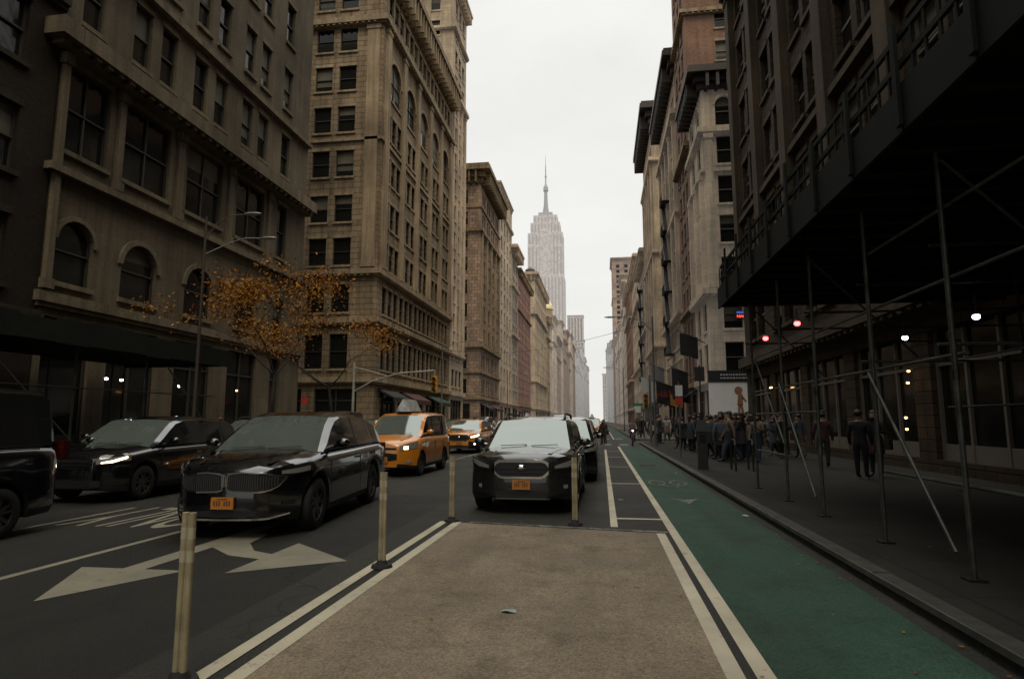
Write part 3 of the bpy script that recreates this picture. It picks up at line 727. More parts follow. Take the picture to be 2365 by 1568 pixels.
        for k in range(10):
            a=2*math.pi*k/10+.08*(-1)**k; c,s_=math.cos(a),math.sin(a)
            for sd in (-1,1):
                rm.hexa([(sd*.055,-s_*.03,c*.03),(sd*.055,s_*.03,-c*.03),(sd*.085,s_*.03+c*.0,-c*.03),(sd*.085,-s_*.03,c*.03),
                         (sd*.055,c*rr*.92-s_*.02,s_*rr*.92+c*.02),(sd*.055,c*rr*.92+s_*.02,s_*rr*.92-c*.02),(sd*.1,c*rr*.92+s_*.02,s_*rr*.92-c*.02),(sd*.1,c*rr*.92-s_*.02,s_*rr*.92+c*.02)],0)
        rm.cyl((-.095,0,0),(.095,0,0),.06,.06,14,0)
        V[key]=(t.mesh('wheel',[V['tyre']],45),rm.mesh('rim',[V['rim'],V['plastic']]))
    for c in wc:
        for s in (1,-1):
            o=bpy.data.objects.new('wheel',V[key][0]); COL.objects.link(o); o.parent=root; o.location=(s*(hW-.135),c,RW)
            q=bpy.data.objects.new('rim',V[key][1]); COL.objects.link(q); q.parent=o
    return root
G='traffic driving down the avenue'
wagon=dict(L=4.85,W=1.92,H=1.69,R=.345,wheels=(.92,3.68),paint=V['grey'],clad=True,
 deck=[(0,.80),(.08,.92),(.2,.985),(.6,1.03),(1.25,1.09),(2.5,1.10),(4.4,1.12),(4.8,1.0),(4.85,.8)],
 cab=[(1.15,1.06),(1.75,1.46),(2.0,1.60),(2.25,1.655),(2.9,1.67),(3.9,1.62),(4.3,1.54),(4.72,1.1)],yw1=2.0,yr1=4.3,
 pillars=[(1.15,1.5),(2.72,2.82),(3.65,3.74),(4.35,4.72)],gaps=[1.35,2.77,3.7],rails=True,rx=.62,tum=.26,platez=.43,tz=.85,emblem=('oval',.80),
 front=[('grille_frame',V['chrome'],False,-.54,.54,[(0,.925),(.40,.925),(.46,.90),(.54,.78)],[(0,.605),(.36,.605),(.44,.645),(.54,.765)],.014),
        ('grille',V['plastic'],False,-.485,.485,[(0,.885),(.375,.885),(.42,.865),(.485,.785)],[(0,.645),(.345,.645),(.405,.675),(.485,.765)],.028),
        ('headlight_surround',V['plastic'],True,.55,.955,[(.5,.84),(.7,.90),(.955,.97)],[(.5,.74),(.8,.75),(.955,.86)],.010),
        ('headlight',V['lamp'],True,.58,.93,[(.5,.80),(.7,.87),(.93,.94)],[(.5,.775),(.8,.80),(.93,.87)],.018),
        ('lower_intake',V['plastic'],False,-.62,.62,[(0,.41),(.62,.39)],[(0,.30),(.62,.32)],.015),
        ('bumper_trim',V['plastic'],True,.62,.945,[(.6,.56),(.945,.64)],[(.6,.34),(.945,.36)],.012),
        ('fog_light',V['lamp'],True,.72,.79,[(0,.50),(1,.50)],[(0,.44),(1,.44)],.02),
        ('skid_plate',V['slat'],False,-.5,.5,[(0,.285),(.5,.285)],[(0,.255),(.5,.26)],.02)],
 bars=[(-.46,.46,.80),(-.42,.42,.72)])
w0=make_car('car','dark grey station wagon waiting behind the tan buffer','car',(-1.40,10.9,.004),rad(-.5),wagon,G)
cross=dict(L=5.2,W=2.0,H=1.76,R=.38,wheels=(.98,4.02),paint=V['black'],cf=.75,
 deck=[(0,.76),(.08,.88),(.2,.95),(.45,1.01),(.9,1.08),(1.4,1.14),(2.6,1.16),(4.6,1.20),(5.1,1.12),(5.2,.85)],
 cab=[(1.3,1.11),(1.6,1.32),(1.95,1.53),(2.25,1.66),(2.6,1.73),(3.3,1.745),(4.1,1.69),(4.5,1.60),(4.8,1.42),(5.08,1.16)],yw1=2.25,yr1=4.5,
 pillars=[(1.3,1.7),(3.05,3.14),(4.05,4.14),(4.62,5.08)],gaps=[1.5,3.1,4.1],tum=.33,platez=.41,tz=.9,emblem=('bar',.79),
 front=[('grille_frame',V['chrome'],True,.025,.76,[(0,.84),(.08,.885),(.25,.90),(.5,.885),(.76,.84)],[(0,.66),(.08,.625),(.5,.615),(.66,.66),(.76,.80)],.012),
        ('grille',V['plastic'],True,.045,.735,[(0,.835),(.08,.872),(.25,.887),(.5,.872),(.735,.832)],[(0,.69),(.08,.65),(.5,.64),(.65,.68),(.735,.80)],.024),
        ('headlight_surround',V['plastic'],True,.70,.98,[(.6,.90),(.85,.94),(.98,.98)],[(.6,.855),(.85,.85),(.98,.88)],.014),
        ('headlight',V['lamp'],True,.71,.965,[(.6,.893),(.85,.93),(.97,.96)],[(.6,.865),(.85,.865),(.97,.89)],.022),
        ('lower_intake',V['plastic'],False,-.6,.6,[(0,.39),(.62,.37)],[(0,.30),(.62,.32)],.012),
        ('chrome_strip',V['chrome'],False,-.80,.80,[(0,.275),(.6,.285),(.8,.33)],[(0,.25),(.6,.26),(.8,.31)],.02),
        ('fog_light',V['dslat'],True,.72,.84,[(0,.50),(1,.50)],[(0,.44),(1,.44)],.016)],
 slats=[(s*(.075+k*.030),.655+max(0,k-15)*.012,.865-.0015*k) for s in (1,-1) for k in range(21)])
make_car('car','black luxury crossover with winged chrome grille','car',(-5.12,8.05,.004),rad(5.5),cross,G)
taxi=dict(L=4.5,W=1.86,H=1.86,R=.33,wheels=(.88,3.55),paint=V['yellow'],cf=.55,
 deck=[(0,.80),(.08,.92),(.3,1.02),(.95,1.15),(1.6,1.18),(4.4,1.18),(4.5,1.1)],
 cab=[(.95,1.13),(1.5,1.55),(1.75,1.74),(2.0,1.82),(3.0,1.86),(4.1,1.84),(4.38,1.74),(4.47,1.15)],yw1=1.75,yr1=4.37,
 pillars=[(.95,1.3),(2.3,2.42),(3.35,3.47),(4.25,4.47)],gaps=[1.25,2.36,3.4],tum=.16,platez=.42,tz=.9,
 front=[('grille',V['plastic'],False,-.42,.42,[(0,.70),(.42,.66)],[(0,.44),(.42,.5)],.014),
        ('hood_grille',V['plastic'],False,-.40,.40,[(0,.84),(.4,.83)],[(0,.78),(.4,.78)],.014),
        ('headlight',V['lampon'],True,.60,.70,[(.5,.86),(.9,.9)],[(.5,.78),(.9,.80)],.02),
        ('headlight_housing',V['lamp'],True,.50,.90,[(.5,.88),(.9,1.02)],[(.5,.75),(.9,.82)],.012),
        ('fog_light',V['lamp'],True,.66,.78,[(0,.48),(1,.48)],[(0,.40),(1,.40)],.02)],bars=[(-.38,.38,.6),(-.36,.36,.53)])
tx=make_car('car','yellow taxi van with roof sign and lit headlights','taxi',(-6.22,17.4,.004),0,taxi,G)
mb=MB(); z=1.89
mb.hexa([(-.24,1.8,z),(.24,1.8,z),(.24,3.1,z),(-.24,3.1,z),(-.06,1.95,z+.40),(.06,1.95,z+.40),(.06,3.0,z+.40),(-.06,3.0,z+.40)]); mb.obj('roof_sign',[mat('roof_sign_panel',(.30,.31,.30),.3,ns=5,na=.6)],tx)
for yy in (2.1,2.8):
    mb=MB(); mb.box(-.4,.4,yy,yy+.1,1.84,1.90); mb.obj('roof_rack',[V['plastic']],tx)
suv=dict(L=4.7,W=1.86,H=1.70,R=.35,wheels=(.92,3.6),paint=V['black'],
 deck=[(0,.78),(.08,.88),(.25,.95),(.7,1.0),(1.3,1.07),(2.5,1.10),(4.3,1.13),(4.6,1.05),(4.7,.8)],
 cab=[(1.2,1.05),(1.8,1.45),(2.05,1.60),(2.35,1.67),(3.0,1.69),(3.9,1.63),(4.2,1.55),(4.6,1.1)],yw1=2.05,yr1=4.2,
 pillars=[(1.2,1.55),(2.75,2.84),(3.6,3.7),(4.25,4.6)],gaps=[1.4,2.8,3.65],tum=.3,platez=0,tz=.85,
 front=[('grille',V['plastic'],False,-.45,.45,[(0,.86),(.45,.84)],[(0,.66),(.45,.70)],.014),
        ('headlight',V['lampon'],True,.60,.90,[(.6,.79),(.75,.83),(.9,.90)],[(.6,.775),(.75,.79),(.9,.865)],.022),
        ('headlight_housing',V['lamp'],True,.52,.92,[(.5,.83),(.92,.93)],[(.5,.75),(.92,.82)],.012),
        ('lower_intake',V['plastic'],False,-.6,.6,[(0,.46),(.62,.44)],[(0,.30),(.62,.32)],.012)],bars=[(-.42,.42,.80),(-.42,.42,.74)])
make_car('car','black sport utility vehicle with headlights on','car',(-10.25,11.0,.004),0,suv,G)
suv2=dict(suv); suv2['front']=[f if f[0]!='headlight' else ('headlight',V['lamp'])+f[2:] for f in suv['front']]; suv2['platez']=.46
s2=make_car('car','black sport utility vehicle queued behind the grey wagon','car',(-1.08,16.6,.004),0,suv2,G)
van=dict(L=5.1,W=2.0,H=2.08,R=.35,wheels=(.95,4.0),paint=V['black'],
 deck=[(0,.8),(.08,.95),(.3,1.05),(1.0,1.2),(1.6,1.24),(5.0,1.26),(5.1,1.1)],
 cab=[(1.0,1.18),(1.6,1.7),(1.9,1.94),(2.2,2.03),(3.4,2.07),(4.7,2.04),(4.95,1.9),(5.07,1.25)],yw1=1.9,yr1=4.92,
 pillars=[(1.0,1.4),(2.6,2.72),(3.8,3.92),(4.8,5.07)],gaps=[1.35,2.66,3.86],tum=.17,platez=.46,tz=1.05,front=suv2['front'],bars=suv['bars'])
vn=make_car('car','black passenger van driving beside the crossover','van',(-9.05,3.6,.004),0,van,G)
copy_thing(w0,(-7.0,30.5,.004),0,'yellow taxi car with headlights on behind the taxi van',G,{V['grey']:V['yellow'],V['lamp']:V['lampon']})
copy_thing(w0,(-6.0,38.5,.004),0,'silver grey car following the taxis',G,{V['grey']:V['silver']})
copy_thing(vn,(-3.1,46,.004),0,'black van near the crossing',G)
copy_thing(s2,(-1.2,22.5,.004),0,'black sport utility vehicle in parking lane',G)
copy_thing(s2,(-1.2,29,.004),0,'black sport utility vehicle in parking lane',G)
for i,(x,y,k,c) in enumerate([(-6.4,52,tx,None),(-3.0,60,w0,'white'),(-9.8,24,s2,None),(-9.8,40,w0,None),(-6.2,66,s2,None),(-3.0,72,vn,None),(-1.0,62,tx,None),(-9.6,58,w0,'silver'),(-1.2,76,s2,None),(-6.3,84,tx,None),(-3.2,92,w0,'black'),(-9.6,78,tx,None),(-6,110,s2,None),(-2.8,116,vn,None),(-9.6,120,w0,'white'),(-1,130,w0,None)]):
    rc=None
    if c: rc={V['grey']:V[c]}
    copy_thing(k,(x,y,.004),0,{tx:'yellow taxi van further up the avenue',w0:'station wagon further up the avenue',s2:'black sport utility vehicle further up the avenue',vn:'black van further up the avenue'}[k],G,rc)
for i,y in enumerate((14,20.2,26.5,33,59,66,74)):
    copy_thing((s2,w0,vn)[i%3],(-13.1,y,.004),0,('black sport utility vehicle parked at the far kerb','grey station wagon parked at the far kerb','black van parked at the far kerb')[i%3],'cars parked along the far kerb')

# ------------------------------------------------------------------ bollards
bm_=mat('cream_bollard_plastic',(.33,.28,.17),.55,ns=4,na=.4); bb=mat('bollard_rubber_base',(.015,.015,.015),.8); bband=mat('reflective_band',(.46,.41,.29),.35)
def bollard(x,y,tilt=0):
    e=empty('bollard',(x,y,Z2),'cream flexible traffic post on black rubber base','bollard',0,'flexible posts along the tan buffer')
    mb=MB(); 
    for s in (-1,1):
        mb.cyl((s*.025,0,.04),(s*.025,0,1.02),.021,.021,12); 
    mb.box(-.008,.008,-.004,.010,.04,1.01)
    mb.obj('post',[bm_],e,smooth=40)
    for z in (.72,.86):
        mb=MB()
        for s in (-1,1): mb.cyl((s*.025,0,z),(s*.025,0,z+.07),.0225,.0225,12)
        mb.obj('reflective_band',[bband],e,smooth=40)
    mb=MB(); mb.cyl((0,0,0),(0,0,.035),.12,.105,20); mb.cyl((0,0,.035),(0,0,.075),.07,.05,16); mb.obj('base',[bb],e,smooth=30)
    e.rotation_euler=(rad(tilt),rad(tilt*.7),R.uniform(-.2,.2))
for x,y,t in ((-2.58,3.72,1),(-2.42,6.85,-1),(-2.41,10.05,.5),(-.44,10.0,-.5)): bollard(x,y,t)
# ------------------------------------------------------------------ sidewalk sheds
pipe=mat('galvanised_pipe',(.085,.087,.075),.5,.5,ns=5,na=.5); pipeg=mat('scaffold_pipe_dark',(.03,.032,.027),.5,.5,ns=5,na=.4)
green=mat('dark_green_plywood',(.006,.008,.005),.8,spec=.25,ns=2,na=.4); deckm=mat('shed_timber',(.012,.010,.007),.9,spec=.2,ns=3,na=.4)
lampw=mat('cool_lamp',(.9,.9,.9),.3,emis=(.75,.85,1),es=22); lampr=mat('red_lamp',(.8,.05,.05),.3,emis=(1,.06,.06),es=12); lampa=mat('warm_lamp',(.9,.6,.3),.3,emis=(1,.5,.15),es=8)
e=empty('sidewalk_shed',(3.4,5,.13),'dark green sidewalk shed on galvanised pipe posts over pavement','scaffolding')
def ch(mb,name,mats,**k): 
    return mb.obj(name,mats,e,world=True,**k)
posts=[-3.65,-1.6,.45,2.5,4.55,6.6,8.45,10.6,12.5,14.8]
for y in posts:
    for x in (3.4,7.6):
        mb=MB(); mb.cyl((x,y,.15),(x,y,4.3),.026,.026,10,0); mb.box(x-.08,x+.08,y-.08,y+.08,.13,.15,1); mb.cyl((x,y,2.0),(x,y,2.1),.036,.036,8,1)
        ch(mb,'post',[pipe if x<5 else pipeg,pipeg],smooth=40)
for y0,y1,z in ((-4,15,3.02),(4.4,8.5,.98),(12.4,15,.95),(6.5,15,2.25),(10.5,15,1.75),(-4,8.5,3.75)):
    mb=MB(); mb.cyl((3.47,y0,z),(3.47,y1,z),.019,.019,8); ch(mb,'rail',[pipe],smooth=40)
for z in (2.9,1.9):
    mb=MB(); mb.cyl((7.53,-4,z),(7.53,15,z),.022,.022,8); ch(mb,'rail',[pipeg],smooth=40)
for y in posts:
    mb=MB(); mb.cyl((3.3,y+.07,3.35),(7.8,y+.07,3.35),.018,.018,8); ch(mb,'cross_pipe',[pipeg],smooth=40)
for y in (6.6,8.45):
    mb=MB(); mb.cyl((3.3,y+.07,2.35),(7.8,y+.07,2.35),.019,.019,8); ch(mb,'cross_pipe',[pipe],smooth=40)
for (y0,z0,y1,z1,x) in ((8.45,2.2,6.75,.35,3.34),(12.5,2.3,10.75,.4,3.34),(4.55,2.2,2.7,.35,3.34),(14.8,3.0,12.6,1.0,3.46)):
    mb=MB(); mb.cyl((x,y0,z0),(x,y1,z1),.02,.02,8); ch(mb,'brace',[pipe],smooth=40)
for y in (2.5,6.6,10.6,14.8):
    mb=MB(); mb.cyl((3.4,y-.07,4.2),(4.9,y-.07,2.6),.018,.018,8); ch(mb,'brace',[pipeg],smooth=40)
mb=MB(); mb.box(2.95,9.1,-6,15.6,4.46,4.56)
yy=-5.9
while yy<15.6: mb.box(3.0,9.0,yy,yy+.1,4.3,4.458); yy+=.62
ch(mb,'deck',[deckm])
mb=MB()
y=-6
while y<15.5: mb.box(2.90,2.94,y+.01,y+1.2,4.35,4.82+R.uniform(-.03,.05)); y+=1.215
mb.box(2.942,3.0,-6,15.5,4.6,4.7)
for z in (5.0,5.28): mb.box(2.91,2.95,-6,15.5,z,z+.06)
y=-6
while y<15.5:
    mb.box(2.86,2.898,y-.03,y+.05,4.4,5.36+R.uniform(-.05,.22))
    for k in range(1,5): mb.box(2.915,2.935,y+k*.243-.02,y+k*.243+.02,4.7,5.30)
    y+=1.215
x=2.95
while x<9: mb.box(x,x+1.2,15.6,15.64,4.35,5.25); x+=1.215
ch(mb,'parapet',[green])
def lamp_bulb(name,x,y,z,m,label,r=.09,cat='lamp',grp=None):
    e2=empty(name,(x,y,z),label,cat,0,grp); mb=MB(); mb.ell((0,0,0),r,r,r*.8); mb.obj('bulb',[m],e2,smooth=60)
    mb=MB(); mb.cyl((0,0,r*.6),(0,0,r*1.3),r*1.2,r*.6,12); mb.cyl((0,0,r*1.3),(0,0,r*1.3+.25),.012,.012,6); mb.obj('lamp_shade',[pipeg],e2)
lamp_bulb('hanging_lamp',4.95,9.0,2.97,lampw,'cool white work lamp hanging under the shed',.045)
lamp_bulb('hanging_lamp',4.95,11.0,2.95,lampw,'cool white work lamp hanging under the shed',.045)
lamp_bulb('hanging_lamp',4.75,15.9,3.95,lampr,'red warning lamp at the end of the shed',.075)
lamp_bulb('hanging_lamp',4.6,18.3,3.9,lampr,'red warning lamp beside the shed',.075)
for y,z in ((20.5,3.1),(20.6,2.75),(20.9,1.7),(20.9,1.35)):
    lamp_bulb('wall_lamp',9.25,y,z,lampa,'small warm lamp on the shopfront',.045)
lamp_bulb('wall_lamp',9.2,36,3.4,lampa,'small warm lamp on the shopfront',.08)
e=empty('sidewalk_shed',(-15,15,.13),'low dark sidewalk shed along the limestone building','scaffolding')
for y in range(2,25,3):
    for x in (-15.9,-19.8):
        mb=MB(); mb.cyl((x,y,.13),(x,y,3.9),.035,.035,8); ch(mb,'post',[pipeg],smooth=40)
mb=MB(); mb.box(-20.6,-15.6,0,24.6,4.0,4.12); ch(mb,'deck',[deckm])
mb=MB()
yy=0
while yy<24.5: mb.box(-15.6,-15.55,yy,min(yy+1.21,24.6),3.85+R.uniform(-.03,.03),4.55+R.uniform(-.08,.08)); yy+=1.22
mb.box(-20.6,-15.6,24.6,24.65,3.9,4.5); ch(mb,'parapet',[green])
for y0 in (5,14,21):
    mb=MB(); mb.cyl((-15.85,y0,3.6),(-15.85,y0+3,1.0),.025,.025,8); ch(mb,'brace',[pipe],smooth=40)
mb=MB(); mb.cyl((-15.84,0,2.6),(-15.84,24,2.6),.022,.022,8); ch(mb,'rail',[pipeg])
for x,y,z,m in ((-17,19.5,3.05,lampw),(-17,20.2,3.05,lampw),(-17,23.3,3.0,lampw),(-18,29,3.1,lampa)):
    lamp_bulb('hanging_lamp',x,y,z,m,'small lamp under the dark shed',.055)

# ------------------------------------------------------------------ street furniture
pole=mat('grey_lamp_pole',(.13,.13,.12),.5,.4,ns=3); yel=mat('signal_yellow',(.50,.26,.03),.5); blk=mat('black_metal',(.015,.015,.015),.6)
lhm=mat('lamp_head_grey',(.30,.31,.30),.4,.3); polel=mat('pale_galvanised_pole',(.34,.34,.30),.5,.3,ns=3)
def street_lamp(x,y,h,arm,dirx,label,twin=False,bend=0,pm=None):
    e=empty('street_lamp',(x,y,.13),label,'street lamp'); mb=MB(); mb.cyl((0,0,0),(0,0,.6),.14,.1,10); mb.cyl((0,0,.6),(0,0,h),.075,.045,10); mb.obj('pole',[pm or pole],e,smooth=40)
    for s in ((0,1) if twin else (0,)):
        mb=MB(); dz=-s*.6
        pts=[(0,0,h-.9+dz),(dirx*arm*.3,bend*.3+s*.8,h-.25+dz),(dirx*arm*.65,bend*.6+s*1.0,h+dz),(dirx*arm,bend+s*1.2,h+.02+dz)]; mb.tube(pts,.025,8); mb.obj('arm',[pole],e,smooth=40)
        mb=MB(); a=pts[-1]; mb.ell((a[0]+dirx*.3,a[1],a[2]),.36,.13,.06,0,14,8); mb.obj('lamp_head',[lhm],e,smooth=50)
street_lamp(-15,21.5,9.3,1.6,1,'tall dark street lamp with two curved arms',True,0,S['metal'])
street_lamp(-15,58,9.0,3.4,1,'tall grey street lamp at the corner')
street_lamp(3.1,38,7.7,2.2,-1,'grey street lamp arching over the bicycle lane')
street_lamp(3.1,90,9,2.2,-1,'grey street lamp further up the avenue')
street_lamp(-15,100,9,2.6,1,'grey street lamp further up the avenue')
sigd=[mat('signal_lens_dark',c,.3) for c in ((.004,.05,.02),(.06,.035,.004),(.07,.004,.004))]
def signal_head(e,x,y,z):
    mb=MB(); mb.box(x-.17,x+.17,y-.12,y+.12,z,z+1.05,0)
    for k in range(3):
        mb.cyl((x,y-.12,z+.18+k*.34),(x,y-.30,z+.18+k*.34),.135,.135,14,0,caps=False)
    mb.obj('signal_housing',[yel],e,smooth=30)
    for k in range(3):
        mb=MB(); mb.cyl((x,y-.125,z+.18+k*.34),(x,y-.14,z+.18+k*.34),.11,.11,14)
        mb.obj('signal_lens',[sigd[k]],e)
e=empty('traffic_light',(-15.6,38,.13),'mast arm traffic signal with yellow housing at the crossing','traffic light')
mb=MB(); mb.cyl((0,0,0),(0,0,5.2),.10,.07,12); mb.obj('pole',[polel],e,smooth=40)
mb=MB(); mb.tube([(0,0,3.3),(1.2,0,3.95),(3.0,0,4.45),(5.3,0,4.6)],.05,8); mb.cyl((0,0,4.9),(2.2,0,4.3),.022,.022,6); mb.obj('mast_arm',[polel],e,smooth=40)
signal_head(e,5.3,0,3.2); mb=MB(); mb.cyl((5.3,0,4.25),(5.3,0,4.65),.04,.04,8); mb.obj('bracket',[polel],e)
e=empty('traffic_light',(3.3,44,.13),'corner traffic signal with yellow housing on pole','traffic light')
mb=MB(); mb.cyl((0,0,0),(0,0,4.6),.09,.07,12); mb.obj('pole',[pole],e,smooth=40); signal_head(e,-.3,0,2.3); 
mb=MB(); mb.cyl((-.3,0,3.35),(0,0,3.5),.03,.03,6); mb.obj('bracket',[pole],e)
e=empty('overhead_cable',(-6,48,9),'thin sagging black cable spanning the avenue','cable')
mb=MB(); mb.tube([(-9+18.1*k/12,10-20*k/12,-.6-1.0*math.sin(math.pi*k/12)-.9*k/12) for k in range(13)],.012,5); mb.obj('wire',[blk],e)
e=empty('parking_meter',(3.05,20.2,.13),'dark parking pay station near the kerb','parking meter')
mb=MB(); mb.box(-.14,.14,-.12,.12,0,1.15); mb.hexa([(-.16,-.14,1.15),(.16,-.14,1.15),(.16,.14,1.15),(-.16,.14,1.15),(-.12,-.05,1.5),(.12,-.05,1.5),(.12,.12,1.5),(-.12,.12,1.5)]); mb.obj('cabinet',[blk],e)
mb=MB(); mb.box(-.09,.09,-.125,-.121,.8,1.05); mb.obj('screen',[V['sglass']],e); mb=MB(); mb.cyl((0,.02,1.5),(0,.02,3.2),.025,.025,8); mb.box(-.15,.15,0,.012,2.7,3.15); mb.obj('sign_post',[blk],e)
e=empty('cycle_rack',(4.15,19.6,.13),'low metal cycle rack hoops on pavement','cycle rack')
for k in range(2):
    mb=MB(); x=-.25+k*.5; mb.tube([(x,0,0),(x,0,.75),(x+.03,.15,.9),(x+.03,.5,.9),(x,.65,.75),(x,.65,0)],.03,8); mb.obj('hoop',[pipeg],e,smooth=40)
e=empty('litter_bin',(5.0,33,.13),'wire mesh corner litter bin','litter bin')
mb=MB()
for k in range(20):
    a=2*math.pi*k/20; mb.cyl((.24*math.cos(a),.24*math.sin(a),0),(.32*math.cos(a),.32*math.sin(a),.85),.012,.012,5)
mb.cyl((0,0,.02),(0,0,.6),.22,.28,16,1); mb.obj('basket',[blk,deckm],e)
def sign_post(x,y,cols,label):
    e=empty('street_sign',(x,y,.13),label,'street sign'); mb=MB(); mb.cyl((0,0,0),(0,0,3.1),.025,.025,8); mb.obj('post',[pole],e)
    z=2.95
    for c,w,h in cols:
        mb=MB(); mb.box(-w/2,w/2,-.04,-.027,z-h,z); mb.obj('sign_panel',[c],e); z-=h+.05
sred=mat('red_sign',(.40,.03,.02),.5); swhite=mat('white_sign',(.6,.6,.56),.5); sgreen=mat('green_street_sign',(.02,.2,.1),.5)
sign_post(-18.6,37.5,[(sred,.4,.4)],'small red sign on post near the corner')
sign_post(3.2,27,[(swhite,.3,.45),(sred,.3,.3)],'white and red parking signs on post')
sign_post(3.0,54,[(sgreen,.9,.22),(swhite,.5,.5)],'green street name sign at the corner')
def flag(y,z,w,h,m,label,txt=None,tm=None,x=BR):
    e=empty('flag',(x,y,z),label,'flag'); mb=MB(); mb.cyl((0,0,0),(-w-1.0,0,.9+w*.25),.04,.03,8); mb.obj('flagpole',[blk],e)
    mb=MB(); n=10
    for k in range(n):
        a,b=k/n,(k+1)/n
        def P(t,v): return (-.7-t*w,.10*math.sin(t*7+v*2),.55+t*w*.3-v*h-.02*math.sin(t*9))
        for j in range(4): mb.poly([P(a,j/4),P(b,j/4),P(b,(j+1)/4),P(a,(j+1)/4)])
    mb.obj('cloth',[m],e,smooth=60)
    if txt: text_mesh('lettering',txt,h*.42,tm,e,(-.7-w/2,-.14,.55+w*.15-h/2),(math.pi/2,rad(-3),0),.004)
bf=mat('black_flag_cloth',(.012,.012,.014),.8,ns=2); rf_=mat('red_flag_cloth',(.35,.02,.02),.8); gf=mat('grey_flag_cloth',(.2,.2,.2),.8); wf=mat('white_flag_cloth',(.5,.5,.48),.8)
flag(58.5,8.6,1.6,2.0,bf,'black banner flag on the corner building')
flag(66,6.0,1.6,3.2,bf,'long black vertical flag over the pavement')
flag(78,5.2,2.2,2.6,bf,'black flag with red letters on the facade','H&M',rf_)
flag(84,5.6,1.6,2.4,rf_,'red flag hanging from the facade')
flag(90,8.4,1.8,2.4,gf,'grey flag hanging from the facade')
flag(110,8.0,2.0,3.4,wf,'pale flag hanging from the facade')
flag(71,3.6,1.3,1.2,mat('amber_flag_cloth',(.4,.2,.04),.8),'small amber flag over the pavement')
e=empty('billboard',(11.4,55.0,1.75),'white poster with walking woman under black sign band','billboard')
mb=MB(); mb.box(-2.4,3.4,0,.1,0,3.1); mb.obj('poster_panel',[mat('poster_white',(.90,.87,.80),.6,ns=2,na=.05)],e)
mb=MB(); mb.box(-2.4,3.4,-.05,.1,3.11,4.1); mb.obj('sign_band',[blk],e)
mb=MB(); mb.box(-2.3,3.3,.1,.9,0,4.05); mb.obj('backing_box',[blk],e)
mb=MB(); sk=mat('poster_figure',(.34,.16,.08),.7)
for pts in ([(-.15,.1),(.07,.1),(.15,1.2),(-.05,1.25)],[(.3,.1),(.5,.15),(.3,1.2),(.07,1.2)],[(-.12,1.15),(.36,1.15),(.33,2.1),(-.02,2.15)],[(.3,2.0),(.65,1.5),(.57,1.38),(.24,1.75)]):
    mb.poly([(a,-.005,c) for a,c in pts])
mb.ell((.15,-.01,2.42),.2,.01,.25); mb.ell((.0,-.006,2.38),.30,.008,.36)
mb.obj('printed_figure',[sk],e)
mb=MB()
for r_ in range(2):
    x=-1.4
    while x<2.4:
        w=R.uniform(.08,.22); mb.box(x,x+w,-.06,-.05,3.4+r_*.28,3.5+r_*.28); x+=w+.07
mb.obj('printed_writing',[swhite],e)
e=empty('neon_sign',(12.2,55.9,10.7),'small red and blue neon sign in upper window','neon sign')
nr=mat('red_neon',(.6,.05,.03),.4,emis=(1,.08,.05),es=2.5); nb=mat('blue_neon',(.05,.1,.6),.4,emis=(.1,.25,1),es=.8)
mb=MB(); mb.box(-.6,.6,-.02,.02,-.35,.4); mb.obj('backing',[blk],e)
text_mesh('neon_lettering','NAILS',.34,nr,e,(0,-.04,-.1),(math.pi/2,0,0),.01)
for zz in (.17,.28):
    mb=MB(); mb.box(-.45,.45,-.05,-.03,zz,zz+.04); mb.obj('neon_tube',[nb],e)
def awning(side,y0,y1,z,m,label):
    x=BL if side<0 else BR; s=1 if side<0 else -1
    e=empty('awning',(x,(y0+y1)/2,z),label,'awning'); mb=MB(); h=(y1-y0)/2
    mb.hexa([(0,-h,-.1),(s*1.6,-h,-.9),(s*1.6,h,-.9),(0,h,-.1),(0,-h,.1),(s*1.62,-h,-.75),(s*1.62,h,-.75),(0,h,.1)]); mb.box(min(s*1.6,s*1.64),max(s*1.6,s*1.64),-h,h,-1.2,-.76)
    mb.obj('canvas',[m],e)
aw=[mat('black_canvas',(.015,.015,.015),.8),mat('maroon_canvas',(.06,.018,.012),.8),mat('green_canvas',(.015,.035,.025),.8)]
for i,(s,a,b_) in enumerate([(-1,57,62),(-1,64,70),(-1,74,80),(-1,108,114),(-1,116,124),(1,65,69),(1,76,82),(1,86,92),(1,108,116),(1,118,126),(-1,150,156),(1,132,140),(1,160,170)]):
    awning(s,a,b_,4.6,aw[i%3],('black canvas awning over a shopfront','maroon canvas awning over a shopfront','dark green canvas awning over a shopfront')[i%3])

